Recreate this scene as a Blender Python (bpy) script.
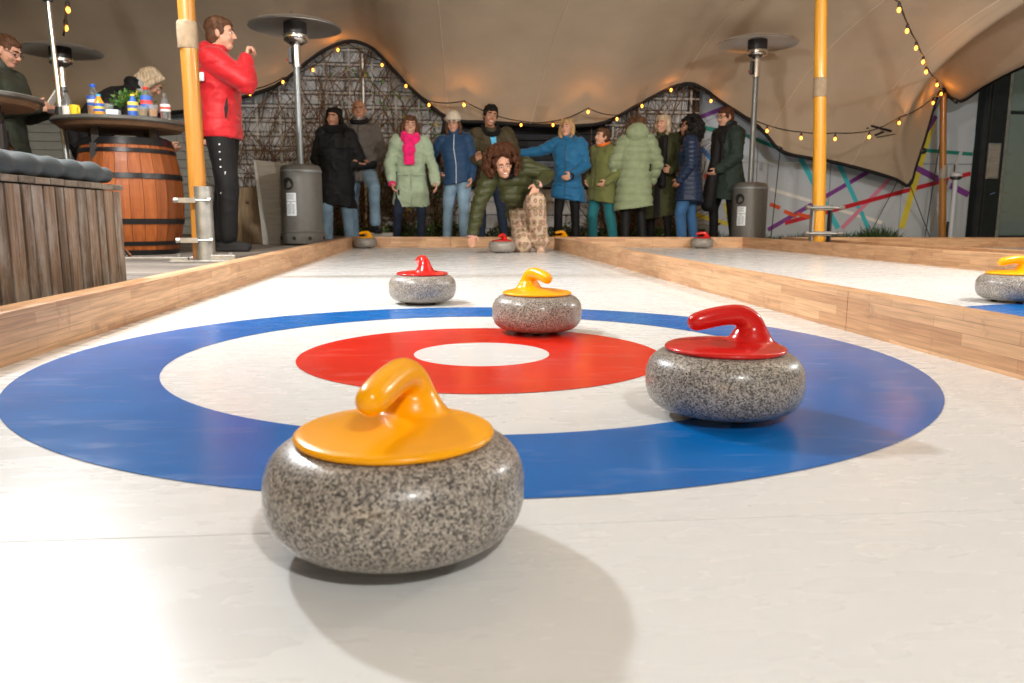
import bpy, bmesh, math, random
import numpy as np
from mathutils import Vector, Matrix, Euler, noise
random.seed(7); rng = np.random.default_rng(7)
PI = math.pi; R = math.radians
for o in list(bpy.data.objects): bpy.data.objects.remove(o)
scene = bpy.context.scene
col = scene.collection

# ---------------------------------------------------------------- camera
cam_d = bpy.data.cameras.new('camera'); cam = bpy.data.objects.new('camera', cam_d); col.objects.link(cam)
scene.camera = cam
F_PX, PITCH, YAW, ROLL, CAM_H = 770.75, 0.1587115, 0.0900859, 0.0032718, 0.354
cam_d.sensor_width = 36; cam_d.lens = F_PX * 36 / 1024
cam_d.clip_start = .02; cam_d.clip_end = 400
fw = Vector((math.sin(YAW)*math.cos(PITCH), math.cos(YAW)*math.cos(PITCH), -math.sin(PITCH)))
rt = Vector((math.cos(YAW), -math.sin(YAW), 0)); up = rt.cross(fw)
r_ = rt*math.cos(ROLL) + up*math.sin(ROLL); u_ = -rt*math.sin(ROLL) + up*math.cos(ROLL)
m = Matrix((r_, u_, -fw)).transposed().to_4x4(); m.translation = Vector((0, 0, CAM_H)); cam.matrix_world = m
cam_d.dof.use_dof = True; cam_d.dof.focus_distance = 2.1; cam_d.dof.aperture_fstop = 7.0

# ---------------------------------------------------------------- world, sun, exposure
world = bpy.data.worlds.new('World'); scene.world = world; world.use_nodes = True
wn = world.node_tree.nodes; wl = world.node_tree.links
sky = wn.new('ShaderNodeTexSky'); sky.sky_type = 'NISHITA'; sky.sun_disc = False
SUN_EL, SUN_AZ = R(6), R(200)
sky.sun_elevation = SUN_EL; sky.sun_rotation = SUN_AZ
bg = wn['Background']; bg.inputs['Strength'].default_value = 0.07
wl.new(sky.outputs[0], bg.inputs['Color'])
scene.view_settings.view_transform = 'Standard'; scene.view_settings.look = 'None'
scene.view_settings.gamma = 1; scene.view_settings.use_curve_mapping = False
scene.view_settings.exposure = 0.06
scene.render.resolution_x = 1024; scene.render.resolution_y = 683
scene.render.engine = 'CYCLES'

# two floodlights inferred from the stones' shadows, then three added as unseen fill: (x, y, z of the lamp, aim point, power, colour)
FLOODS = [(-2.45, 4.75, 2.92, (0.2, 1.2, 0), 200, (.93, .97, 1.0)),
          (6.2, 4.4, 2.5, (2.2, 3.0, 0), 120, (1.0, .97, .92)),
          (-1.75, 1.9, 2.62, (0.8, 9.6, .9), 235, (1.0, .97, .93)),
          (3.6, 2.1, 2.62, (3.4, 9.8, .9), 250, (1.0, .97, .93)),
          (.9, -1.9, 2.75, (.6, 3.0, 0), 100, (1.0, .97, .92))]

# ================================================================ helpers
def setp(o, label=None, cat=None, group=None, kind=None):
    if label: o['label'] = label
    if cat: o['category'] = cat
    if group: o['group'] = group
    if kind: o['kind'] = kind
    return o
def thing(name, label, cat, loc=(0, 0, 0), rz=0, group=None):
    o = bpy.data.objects.new(name, None); col.objects.link(o); o.empty_display_size = .1
    o.location = loc; o.rotation_euler = (0, 0, rz)
    return setp(o, label, cat, group)
def link_mesh(name, me, parent=None, loc=None, rot=None, mat=None):
    o = bpy.data.objects.new(name, me); col.objects.link(o)
    if parent: o.parent = parent
    if loc: o.location = loc
    if rot: o.rotation_euler = rot
    return o
def copy_tree(o, parent=None):
    c = o.copy(); col.objects.link(c); c.parent = parent
    for ch in list(o.children): copy_tree(ch, c)
    return c
def basis(d):
    d = Vector(d).normalized(); a = Vector((0, 0, 1)) if abs(d.z) < .95 else Vector((1, 0, 0))
    x = a.cross(d).normalized(); return x, d.cross(x).normalized(), d

class MB:
    def __init__(s): s.v = []; s.f = []; s.mi = []; s.cur = 0
    def add(s, vs, fs):
        n = len(s.v); s.v += [tuple(v) for v in vs]; s.f += [tuple(i+n for i in f) for f in fs]; s.mi += [s.cur]*len(fs); return s
    def box(s, c, d, M=None):
        x, y, z = d[0]/2, d[1]/2, d[2]/2
        vs = [Vector((a*x, b*y, e*z)) for e in (-1, 1) for b in (-1, 1) for a in (-1, 1)]
        if M: vs = [M @ v for v in vs]
        vs = [v + Vector(c) for v in vs]
        return s.add(vs, [(0,2,3,1),(4,5,7,6),(0,1,5,4),(2,6,7,3),(0,4,6,2),(1,3,7,5)])
    def tube(s, pts, rad, n=10, cap=True):
        pts = [Vector(p) for p in pts]
        if not hasattr(rad, '__len__'): rad = [rad]*len(pts)
        x = None; vs = []; 
        for i, p in enumerate(pts):
            d = (pts[min(i+1, len(pts)-1)] - pts[max(i-1, 0)])
            if d.length < 1e-9: d = Vector((0,0,1))
            d.normalize()
            if x is None: x, y, _ = basis(d)
            else:
                x = (x - d*x.dot(d)); x = x.normalized() if x.length > 1e-6 else basis(d)[0]; y = d.cross(x)
            for k in range(n):
                a = 2*PI*k/n; vs.append(p + (x*math.cos(a) + y*math.sin(a))*rad[i])
        fs = [(i*n+k, i*n+(k+1) % n, (i+1)*n+(k+1) % n, (i+1)*n+k) for i in range(len(pts)-1) for k in range(n)]
        if cap: fs += [tuple(range(n))[::-1], tuple((len(pts)-1)*n+k for k in range(n))]
        return s.add(vs, fs)
    def lathe(s, prof, c=(0, 0, 0), n=32, cap=True):
        vs = [(c[0]+r*math.cos(2*PI*k/n), c[1]+r*math.sin(2*PI*k/n), c[2]+z) for r, z in prof for k in range(n)]
        fs = [(i*n+k, i*n+(k+1) % n, (i+1)*n+(k+1) % n, (i+1)*n+k) for i in range(len(prof)-1) for k in range(n)]
        if cap: fs += [tuple(range(n))[::-1], tuple((len(prof)-1)*n+k for k in range(n))]
        return s.add(vs, fs)
    def capsule(s, a, b, ra, rb=None, n=12):
        if rb is None: rb = ra
        a = Vector(a); b = Vector(b); d = b-a
        if d.length < 1e-6: return s.ell(a, (ra, ra, ra))
        d.normalize(); pts = []; rad = []
        for t in (-1, -.85, -.5): pts.append(a + d*ra*t); rad.append(max(ra*math.sqrt(max(0, 1-t*t)), .0006))
        pts += [a, b]; rad += [ra, rb]
        for t in (.5, .85, 1): pts.append(b + d*rb*t); rad.append(max(rb*math.sqrt(max(0, 1-t*t)), .0006))
        return s.tube(pts, rad, n)
    def path(s, pts, rad, n=12):
        for i in range(len(pts)-1): s.capsule(pts[i], pts[i+1], rad[i], rad[i+1], n)
        return s
    def ell(s, c, r, M=None, n=14, k=8):
        vs = []; c = Vector(c)
        for j in range(k+1):
            t = PI*j/k; t = min(max(t, .02), PI-.02)
            for i in range(n):
                a = 2*PI*i/n; v = Vector((r[0]*math.sin(t)*math.cos(a), r[1]*math.sin(t)*math.sin(a), -r[2]*math.cos(t)))
                if M: v = M @ v
                vs.append(v+c)
        fs = [(j*n+i, j*n+(i+1) % n, (j+1)*n+(i+1) % n, (j+1)*n+i) for j in range(k) for i in range(n)]
        fs += [tuple(range(n))[::-1], tuple(k*n+i for i in range(n))]
        return s.add(vs, fs)
    def loft(s, rings, n=24):      # ring: centre, right vector, forward vector, rx, ry
        vs = []
        for c, x, y, rx, ry in rings:
            for k in range(n):
                a = 2*PI*k/n; ca, sa = math.cos(a), math.sin(a)
                e = .82
                vs.append(Vector(c) + x*rx*math.copysign(abs(ca)**e, ca) + y*ry*math.copysign(abs(sa)**e, sa))
        m = len(rings)
        fs = [(i*n+k, i*n+(k+1) % n, (i+1)*n+(k+1) % n, (i+1)*n+k) for i in range(m-1) for k in range(n)]
        fs += [tuple(range(n))[::-1], tuple((m-1)*n+k for k in range(n))]
        return s.add(vs, fs)
    def mesh(s, name, mats=None, smooth=False):
        me = bpy.data.meshes.new(name); me.from_pydata(s.v, [], s.f)
        if mats:
            for q in (mats if isinstance(mats, (list, tuple)) else [mats]): me.materials.append(q)
        if max(s.mi, default=0): me.polygons.foreach_set('material_index', s.mi)
        if smooth: me.polygons.foreach_set('use_smooth', [True]*len(me.polygons))
        me.update(); return me
    def build(s, name, mats, parent=None, smooth=False, bevel=0, seg=2, fix=True, auto=None):
        me = s.mesh(name, mats, smooth)
        if fix or bevel:
            bm = bmesh.new(); bm.from_mesh(me); bmesh.ops.recalc_face_normals(bm, faces=bm.faces)
            if bevel: bmesh.ops.bevel(bm, geom=bm.edges[:], offset=bevel, segments=seg, affect='EDGES', profile=.6)
            bm.to_mesh(me); bm.free()
        if auto: 
            me.polygons.foreach_set('use_smooth', [True]*len(me.polygons)); me.set_sharp_from_angle(angle=R(auto))
        return link_mesh(name, me, parent)

def remesh(mb, voxel, smooth=3, disp=None, mats=None, name='m'):
    me = mb.mesh('tmp')
    bm = bmesh.new(); bm.from_mesh(me); bmesh.ops.recalc_face_normals(bm, faces=bm.faces); bm.to_mesh(me); bm.free()
    o = bpy.data.objects.new('tmp', me); col.objects.link(o)
    md = o.modifiers.new('r', 'REMESH'); md.mode = 'VOXEL'; md.voxel_size = voxel; md.use_smooth_shade = True
    if smooth:
        ms = o.modifiers.new('s', 'SMOOTH'); ms.iterations = smooth; ms.factor = .5
    dg = bpy.context.evaluated_depsgraph_get()
    out = bpy.data.meshes.new_from_object(o.evaluated_get(dg)); out.name = name
    bpy.data.objects.remove(o); bpy.data.meshes.remove(me)
    if disp:
        n = len(out.vertices); co = np.empty(n*3, np.float32); no = np.empty(n*3, np.float32)
        out.vertices.foreach_get('co', co); out.vertices.foreach_get('normal', no)
        co = disp(co.reshape(-1, 3), no.reshape(-1, 3)).astype(np.float32)
        out.vertices.foreach_set('co', co.ravel()); out.update()
    out.materials.clear()
    for q in (mats if isinstance(mats, (list, tuple)) else [mats]): out.materials.append(q)
    out.polygons.foreach_set('use_smooth', [True]*len(out.polygons))
    return out
def sines(seed, k0, k1, n=10, aniso=(1, 1, 1)):
    g = np.random.default_rng(seed); K = g.normal(size=(n, 3)); K /= np.linalg.norm(K, axis=1)[:, None]
    K *= g.uniform(k0, k1, (n, 1)); K *= np.array(aniso); ph = g.uniform(0, 6.28, n)
    return lambda p: np.sin(p @ K.T + ph).sum(1)/math.sqrt(n)

# ================================================================ materials
def newmat(name):
    mt = bpy.data.materials.new(name); mt.use_nodes = True
    return mt, mt.node_tree.nodes, mt.node_tree.links, mt.node_tree.nodes['Principled BSDF']
def N(nodes, t, **kw):
    n = nodes.new('ShaderNode'+t)
    for k, v in kw.items():
        if k in n.inputs: n.inputs[k].default_value = v
        else: setattr(n, k, v)
    return n
def c4(c): return (c[0], c[1], c[2], 1)
def simple(name, c, rough=.6, metal=0, var=.15, scale=8, bump=.1, bscale=60, spec=.5, coords='Object', stretch=(1, 1, 1), coat=0, bdist=.002, sheen=0, trans=0):
    mt, n, l, b = newmat(name)
    tc = N(n, 'TexCoord'); mp = N(n, 'Mapping'); mp.inputs['Scale'].default_value = stretch
    l.new(tc.outputs[coords], mp.inputs[0])
    t = N(n, 'TexNoise', Scale=scale, Detail=5.0, Roughness=.6); l.new(mp.outputs[0], t.inputs['Vector'])
    cr = N(n, 'ValToRGB'); e = cr.color_ramp.elements
    e[0].position = .3; e[0].color = c4([x*(1-var) for x in c]); e[1].position = .7; e[1].color = c4([min(1, x*(1+var)) for x in c])
    l.new(t.outputs[0], cr.inputs[0]); l.new(cr.outputs[0], b.inputs['Base Color'])
    b.inputs['Roughness'].default_value = rough; b.inputs['Metallic'].default_value = metal
    b.inputs['Specular IOR Level'].default_value = spec
    if coat: b.inputs['Coat Weight'].default_value = coat; b.inputs['Coat Roughness'].default_value = .1
    if sheen: b.inputs['Sheen Weight'].default_value = sheen
    if trans: b.inputs['Transmission Weight'].default_value = trans
    if bump:
        t2 = N(n, 'TexNoise', Scale=bscale, Detail=4.0); l.new(mp.outputs[0], t2.inputs['Vector'])
        bp = N(n, 'Bump', Strength=bump, Distance=bdist); l.new(t2.outputs[0], bp.inputs['Height']); l.new(bp.outputs[0], b.inputs['Normal'])
    return mt
def emis(name, c, s):
    mt, n, l, b = newmat(name); b.inputs['Base Color'].default_value = c4(c)
    b.inputs['Emission Color'].default_value = c4(c); b.inputs['Emission Strength'].default_value = s; return mt

def granite():
    mt, n, l, b = newmat('granite')
    tc = N(n, 'TexCoord')
    v = N(n, 'TexVoronoi', Scale=430.0); v.inputs['Randomness'].default_value = 1; l.new(tc.outputs['Object'], v.inputs['Vector'])
    t = N(n, 'TexNoise', Scale=330.0, Detail=3.0, Roughness=.7); l.new(tc.outputs['Object'], t.inputs['Vector'])
    mx = N(n, 'Mix', data_type='RGBA'); mx.inputs['Factor'].default_value = .5
    l.new(v.outputs['Color'], mx.inputs[6]); l.new(t.outputs['Color'], mx.inputs[7])
    sp = N(n, 'SeparateColor'); l.new(mx.outputs[2], sp.inputs[0])
    cr = N(n, 'ValToRGB'); e = cr.color_ramp.elements
    e[0].position = .26; e[0].color = (.06, .055, .05, 1); e[1].position = .76; e[1].color = (.62, .56, .49, 1)
    for p, c in ((.36, (.14, .127, .115, 1)), (.47, (.29, .262, .235, 1)), (.61, (.43, .39, .345, 1))):
        q = e.new(p); q.color = c
    l.new(sp.outputs[0], cr.inputs[0])
    t2 = N(n, 'TexNoise', Scale=14.0, Detail=2.0); l.new(tc.outputs['Object'], t2.inputs['Vector'])
    m2 = N(n, 'Mix', data_type='RGBA', blend_type='MULTIPLY'); m2.inputs['Factor'].default_value = .35
    l.new(cr.outputs[0], m2.inputs[6]); l.new(t2.outputs[0], m2.inputs[7]); l.new(m2.outputs[2], b.inputs['Base Color'])
    b.inputs['Roughness'].default_value = .36; b.inputs['Specular IOR Level'].default_value = .5
    b.inputs['Coat Weight'].default_value = .18; b.inputs['Coat Roughness'].default_value = .14
    bp = N(n, 'Bump', Strength=.08, Distance=.001); l.new(t.outputs[0], bp.inputs['Height']); l.new(bp.outputs[0], b.inputs['Normal'])
    return mt
def ice(name, c, rough=.3, scr=1.0, var=.05, spec=.5):
    mt, n, l, b = newmat(name)
    g = N(n, 'NewGeometry')
    t = N(n, 'TexNoise', Scale=2.5, Detail=6.0, Roughness=.65); l.new(g.outputs['Position'], t.inputs['Vector'])
    cr = N(n, 'ValToRGB'); e = cr.color_ramp.elements
    e[0].position = .3; e[0].color = c4([x*(1-var) for x in c]); e[1].position = .7; e[1].color = c4([min(1, x*(1+var)) for x in c])
    l.new(t.outputs[0], cr.inputs[0])
    # long fine scuffs in two directions
    hs = []
    for rot, sc in ((.75, (6, 20, 1)), (-.9, (7, 22, 1)), (1.45, (5, 18, 1))):
        mp = N(n, 'Mapping'); mp.inputs['Rotation'].default_value = (0, 0, rot); mp.inputs['Scale'].default_value = sc
        l.new(g.outputs['Position'], mp.inputs[0])
        t2 = N(n, 'TexNoise', Scale=1.0, Detail=4.0, Distortion=.6); l.new(mp.outputs[0], t2.inputs['Vector']); hs.append(t2)
    a = N(n, 'Math', operation='ADD'); l.new(hs[0].outputs[0], a.inputs[0]); l.new(hs[1].outputs[0], a.inputs[1])
    a2 = N(n, 'Math', operation='ADD'); l.new(a.outputs[0], a2.inputs[0]); l.new(hs[2].outputs[0], a2.inputs[1])
    mr = N(n, 'MapRange'); mr.inputs['From Min'].default_value = 1.1; mr.inputs['From Max'].default_value = 1.95
    mr.inputs['To Min'].default_value = rough-.02; mr.inputs['To Max'].default_value = rough+.03
    l.new(a2.outputs[0], mr.inputs['Value']); l.new(mr.outputs[0], b.inputs['Roughness'])
    # pale scuff marks
    cs = N(n, 'ValToRGB'); e = cs.color_ramp.elements; e[0].position = .56; e[0].color = (0, 0, 0, 1); e[1].position = .70; e[1].color = (1, 1, 1, 1)
    l.new(hs[0].outputs[0], cs.inputs[0])
    mx = N(n, 'Mix', data_type='RGBA'); ml = N(n, 'Math', operation='MULTIPLY'); ml.inputs[1].default_value = .16*scr
    l.new(cs.outputs[0], ml.inputs[0]); l.new(ml.outputs[0], mx.inputs['Factor'])
    l.new(cr.outputs[0], mx.inputs[6]); mx.inputs[7].default_value = (.78, .8, .8, 1)
    l.new(mx.outputs[2], b.inputs['Base Color'])
    bp = N(n, 'Bump', Strength=.03, Distance=.0006); l.new(a2.outputs[0], bp.inputs['Height']); 
    t3 = N(n, 'TexNoise', Scale=9.0, Detail=3.0); l.new(g.outputs['Position'], t3.inputs['Vector'])
    bp2 = N(n, 'Bump', Strength=.05, Distance=.002); l.new(t3.outputs[0], bp2.inputs['Height']); l.new(bp.outputs[0], bp2.inputs['Normal'])
    l.new(bp2.outputs[0], b.inputs['Normal'])
    # thin dark drag marks and specks of dirt
    mp = N(n, 'Mapping'); mp.inputs['Rotation'].default_value = (0, 0, 1.2); mp.inputs['Scale'].default_value = (1.6, 22, 1); l.new(g.outputs['Position'], mp.inputs[0])
    t4 = N(n, 'TexNoise', Scale=1.0, Detail=6.0, Distortion=1.2, Roughness=.7); l.new(mp.outputs[0], t4.inputs['Vector'])
    c4r = N(n, 'ValToRGB'); e = c4r.color_ramp.elements; e[0].position = .60; e[0].color = (1, 1, 1, 1); e[1].position = .78; e[1].color = (.985, .983, .98, 1); l.new(t4.outputs[0], c4r.inputs[0])
    v5 = N(n, 'TexVoronoi', Scale=7.0); l.new(g.outputs['Position'], v5.inputs['Vector'])
    c5 = N(n, 'ValToRGB'); e = c5.color_ramp.elements; e[0].position = .012; e[0].color = (.35, .33, .30, 1); e[1].position = .03; e[1].color = (1, 1, 1, 1); l.new(v5.outputs['Distance'], c5.inputs[0])
    m4 = N(n, 'Mix', data_type='RGBA', blend_type='MULTIPLY'); m4.inputs['Factor'].default_value = 1; l.new(mx.outputs[2], m4.inputs[6]); l.new(c4r.outputs[0], m4.inputs[7])
    m5 = N(n, 'Mix', data_type='RGBA', blend_type='MULTIPLY'); m5.inputs['Factor'].default_value = .6; l.new(m4.outputs[2], m5.inputs[6]); l.new(c5.outputs[0], m5.inputs[7])
    l.new(m5.outputs[2], b.inputs['Base Color'])
    b.inputs['Specular IOR Level'].default_value = spec
    return mt
def lamwood(name, axis, c1=(.70, .43, .24), c2=(.50, .265, .135)):
    mt, n, l, b = newmat(name)
    tc = N(n, 'TexCoord'); s = N(n, 'SeparateXYZ'); l.new(tc.outputs['Object'], s.inputs[0])
    ad = N(n, 'Math', operation='ADD'); l.new(s.outputs[1 if axis == 'x' else 0], ad.inputs[0]); l.new(s.outputs[2], ad.inputs[1])
    cb = N(n, 'CombineXYZ'); l.new(s.outputs[0 if axis == 'x' else 1], cb.inputs[0]); l.new(ad.outputs[0], cb.inputs[1])
    br = N(n, 'TexBrick'); br.offset = .37; br.squash = 1
    for k, v in (('Scale', 1), ('Brick Width', .31), ('Row Height', .0315), ('Mortar Size', .0006), ('Bias', -.15), ('Mortar Smooth', .4)): br.inputs[k].default_value = v
    br.inputs['Color1'].default_value = c4(c1); br.inputs['Color2'].default_value = c4(c2); br.inputs['Mortar'].default_value = c4([x*.6 for x in c2])
    l.new(cb.outputs[0], br.inputs['Vector'])
    mp = N(n, 'Mapping'); mp.inputs['Scale'].default_value = (5, 110, 1); l.new(cb.outputs[0], mp.inputs[0])
    t = N(n, 'TexNoise', Scale=1.0, Detail=5.0, Distortion=.5); l.new(mp.outputs[0], t.inputs['Vector'])
    mx = N(n, 'Mix', data_type='RGBA', blend_type='MULTIPLY'); mx.inputs['Factor'].default_value = .45
    cr = N(n, 'ValToRGB'); e = cr.color_ramp.elements; e[0].position = .35; e[0].color = (.45, .42, .4, 1); e[1].position = .65; e[1].color = (1.15, 1.12, 1.1, 1)
    l.new(t.outputs[0], cr.inputs[0]); l.new(br.outputs[0], mx.inputs[6]); l.new(cr.outputs[0], mx.inputs[7])
    t2 = N(n, 'TexNoise', Scale=6.0, Detail=5.0, Roughness=.7); l.new(tc.outputs['Object'], t2.inputs['Vector'])
    c2r = N(n, 'ValToRGB'); e = c2r.color_ramp.elements; e[0].position = .28; e[0].color = (.35, .33, .33, 1); e[1].position = .42; e[1].color = (1, 1, 1, 1)
    l.new(t2.outputs[0], c2r.inputs[0])
    m2 = N(n, 'Mix', data_type='RGBA', blend_type='MULTIPLY'); m2.inputs['Factor'].default_value = .55
    l.new(mx.outputs[2], m2.inputs[6]); l.new(c2r.outputs[0], m2.inputs[7]); l.new(m2.outputs[2], b.inputs['Base Color'])
    b.inputs['Roughness'].default_value = .5
    bp = N(n, 'Bump', Strength=.15, Distance=.001); l.new(t.outputs[0], bp.inputs['Height']); l.new(bp.outputs[0], b.inputs['Normal'])
    return mt
def grain(name, c1, c2, axis=2, rough=.6, coat=0, sc=1.0, wear=0, coords='Object'):
    mt, n, l, b = newmat(name)
    tc = N(n, 'TexCoord'); oi = N(n, 'ObjectInfo'); va = N(n, 'VectorMath', operation='ADD'); vm = N(n, 'VectorMath', operation='SCALE'); vm.inputs[3].default_value = 40
    cx = N(n, 'CombineXYZ')
    for k in range(3): l.new(oi.outputs['Random'], cx.inputs[k])
    l.new(cx.outputs[0], vm.inputs[0]); l.new(tc.outputs[coords], va.inputs[0]); l.new(vm.outputs[0], va.inputs[1])
    mp = N(n, 'Mapping'); s = [38*sc, 38*sc, 38*sc]; s[axis] = 2.2*sc; mp.inputs['Scale'].default_value = s; l.new(va.outputs[0], mp.inputs[0])
    t = N(n, 'TexNoise', Scale=1.0, Detail=6.0, Distortion=.8, Roughness=.65); l.new(mp.outputs[0], t.inputs['Vector'])
    cr = N(n, 'ValToRGB'); e = cr.color_ramp.elements; e[0].position = .3; e[0].color = c4(c2); e[1].position = .7; e[1].color = c4(c1)
    l.new(t.outputs[0], cr.inputs[0])
    hv = N(n, 'HueSaturation'); mr = N(n, 'MapRange'); mr.inputs['To Min'].default_value = .66; mr.inputs['To Max'].default_value = 1.3
    l.new(oi.outputs['Random'], mr.inputs['Value']); l.new(mr.outputs[0], hv.inputs['Value']); l.new(cr.outputs[0], hv.inputs['Color'])
    out = hv.outputs[0]
    if wear:
        mp2 = N(n, 'Mapping'); s2 = [9, 9, 9]; s2[axis] = 2.5; mp2.inputs['Scale'].default_value = s2; l.new(va.outputs[0], mp2.inputs[0])
        t2 = N(n, 'TexNoise', Scale=1.0, Detail=7.0, Roughness=.7); l.new(mp2.outputs[0], t2.inputs['Vector'])
        c2r = N(n, 'ValToRGB'); e = c2r.color_ramp.elements; e[0].position = .48; e[0].color = (0, 0, 0, 1); e[1].position = .68; e[1].color = (wear, wear, wear, 1)
        l.new(t2.outputs[0], c2r.inputs[0]); mx = N(n, 'Mix', data_type='RGBA'); l.new(c2r.outputs[0], mx.inputs['Factor']); l.new(out, mx.inputs[6]); mx.inputs[7].default_value = (.42, .39, .35, 1); out = mx.outputs[2]
    l.new(out, b.inputs['Base Color']); b.inputs['Roughness'].default_value = rough
    if coat: b.inputs['Coat Weight'].default_value = coat; b.inputs['Coat Roughness'].default_value = .12
    bp = N(n, 'Bump', Strength=.3, Distance=.001); l.new(t.outputs[0], bp.inputs['Height']); l.new(bp.outputs[0], b.inputs['Normal'])
    return mt
def cloth(name, c, rough=.85, var=.12, bump=.25, bscale=220, sheen=.15, scale=14): return simple(name, c, rough, 0, var, scale, bump, bscale, .3, sheen=sheen if max(c) > .1 else .02)
def snake():
    mt, n, l, b = newmat('snake_print')
    tc = N(n, 'TexCoord'); mp = N(n, 'Mapping'); mp.inputs['Scale'].default_value = (1.25, 1.25, .9); l.new(tc.outputs['Object'], mp.inputs[0])
    v = N(n, 'TexVoronoi', Scale=15.0); v.inputs['Randomness'].default_value = .35; l.new(mp.outputs[0], v.inputs['Vector'])
    cr = N(n, 'ValToRGB'); e = cr.color_ramp.elements; cr.color_ramp.interpolation = 'CONSTANT'
    e[0].position = 0; e[0].color = (.55, .36, .22, 1); e[1].position = .18; e[1].color = (.07, .035, .02, 1)
    for p, c in ((.28, (.50, .34, .22, 1)), (.42, (.16, .085, .05, 1)), (.5, (.62, .46, .33, 1))): q = e.new(p); q.color = c
    l.new(v.outputs['Distance'], cr.inputs[0])
    v2 = N(n, 'TexVoronoi', Scale=80.0); l.new(mp.outputs[0], v2.inputs['Vector'])
    mx = N(n, 'Mix', data_type='RGBA', blend_type='MULTIPLY'); mx.inputs['Factor'].default_value = .35
    l.new(cr.outputs[0], mx.inputs[6]); l.new(v2.outputs['Color'], mx.inputs[7]); l.new(mx.outputs[2], b.inputs['Base Color']); b.inputs['Roughness'].default_value = .8
    return mt

M = {}
M['granite'] = granite()
M['ice'] = ice('ice_white', (.725, .735, .73), .27, .22, .03)
M['ice_blue'] = ice('ice_blue', (.0, .130, .46), .22, .4, .14, .28)
M['ice_red'] = ice('ice_red', (.66, .020, .007), .22, .25, .12, .3)
M['ice_button'] = ice('ice_button', (.715, .73, .73), .26, .4, .03)
M['yellow_p'] = simple('yellow_plastic', (1.0, .42, .0), .26, 0, .03, 6, .02, 300, .4, coat=.12)
M['red_p'] = simple('red_plastic', (.60, .012, .010), .22, 0, .05, 6, .02, 300, .4, coat=.12)
M['rubber'] = simple('black_rubber', (.015, .015, .015), .6)
M['lam_y'] = lamwood('laminated_wood_lengthwise', 'y'); M['lam_x'] = lamwood('laminated_wood_crosswise', 'x')
M['walk'] = grain('brown_walkway', (.30, .13, .07), (.17, .07, .04), 1, .5)
M['canopy'] = simple('tent_fabric', (.57, .465, .345), .85, 0, .07, 1.6, .12, 500, .25, 'Object', bdist=.001)
M['seam'] = simple('tent_seam', (.74, .62, .48), .8, 0, .05)
M['patch'] = simple('tent_patch', (.50, .40, .29), .8, 0, .05)
M['black'] = simple('black_fabric', (.006, .006, .007), .8, 0, .2)
M['black_m'] = simple('black_metal', (.02, .02, .022), .45, 0, .2)
M['pole'] = grain('varnished_pole', (.42, .185, .028), (.27, .105, .010), 2, .42, .25, .6)
M['rope'] = simple('tape_wrap', (.30, .22, .14), .8, 0, .2, 30, .4, 120)
M['galv'] = simple('galvanised_steel', (.42, .42, .40), .42, .85, .25, 14, .1, 60)
M['chrome'] = simple('polished_steel', (.72, .71, .69), .16, 1, .05, 6, .02, 60)
M['hood'] = simple('brushed_hood', (.80, .79, .77), .34, .85, .05, 6, .02, 60)
M['pole_y'] = grain('yellow_varnished_pole', (.86, .42, .03), (.62, .26, .015), 2, .42, .25, .6)
M['heater_grey'] = simple('hammered_grey_paint', (.105, .10, .09), .5, .05, .08, 20, .25, 260)
M['heater_post'] = simple('grey_post_paint', (.22, .24, .25), .35, .4, .05)
M['dark_hole'] = simple('dark_opening', (.006, .006, .006), .7)
M['paper'] = simple('paper_label', (.70, .76, .80), .6, 0, .05)
M['ink'] = simple('grey_print', (.16, .17, .19), .7)
M['bench'] = grain('weathered_planks', (.31, .215, .145), (.07, .042, .026), 2, .75, 0, 1, .8)
M['bench_top'] = grain('weathered_lid_boards', (.25, .20, .15), (.12, .095, .07), 0, .75, 0, 1, .3)
M['deck'] = grain('deck_boards', (.24, .21, .18), (.11, .095, .08), 0, .7, 0, .8, .3)
M['cushion'] = cloth('grey_cushion', (.06, .072, .078), .9, .15, .3, 250)
M['stave'] = grain('oak_stave', (.34, .090, .012), (.16, .036, .005), 2, .55, .06, .8)
M['hoop'] = simple('black_hoop', (.015, .015, .016), .35, .4, .2)
M['tabletop'] = simple('dark_tabletop', (.075, .07, .06), .4, 0, .2)
M['table_under'] = simple('brown_table_board', (.17, .095, .05), .6, 0, .2)
M['board_grey'] = simple('grey_board', (.30, .275, .235), .6, 0, .15, 5, .2, 30, stretch=(1, 1, 8))
M['board_edge'] = simple('pale_board_edge', (.50, .50, .47), .6)
M['board_brown'] = grain('old_brown_board', (.24, .16, .08), (.12, .075, .035), 2, .7, 0, .8)
M['block'] = simple('painted_block', (.52, .54, .55), .85, 0, .45, 5, .6, 40, bdist=.01)
M['mortar'] = simple('dark_mortar', (.035, .033, .032), .95)
M['lattice'] = simple('weathered_lattice', (.50, .48, .44), .8, 0, .2)
M['twig'] = simple('dry_twigs', (.13, .075, .04), .85, 0, .35, 12)
M['leaf'] = simple('green_leaves', (.06, .17, .025), .55, 0, .45, 20, 0)
M['leaf_y'] = simple('yellow_leaves', (.55, .42, .04), .55, 0, .2, 20, 0)
M['leaf_d'] = simple('dark_leaves', (.030, .062, .018), .6, 0, .5, 12, 0)
M['leaf_dry'] = simple('dry_leaves', (.12, .085, .03), .7, 0, .4, 12, 0)
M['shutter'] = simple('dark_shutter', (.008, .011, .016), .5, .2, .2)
M['shutter_lit'] = simple('lit_dark_shutter', (.14, .18, .21), .5, .2, .15)  # same dark slats, with reflected light put into the colour
M['clad'] = simple('grey_cladding', (.27, .30, .30), .6, 0, .12, 4)
M['mural'] = simple('white_wall_panel', (.50, .56, .62), .5, 0, .06, 2, .05, 40)
M['frame_dark'] = simple('dark_window_frame', (.018, .022, .024), .4, .3, .2)
M['ground'] = simple('paving', (.11, .10, .09), .85, 0, .3, 5, .4, 40)
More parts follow.
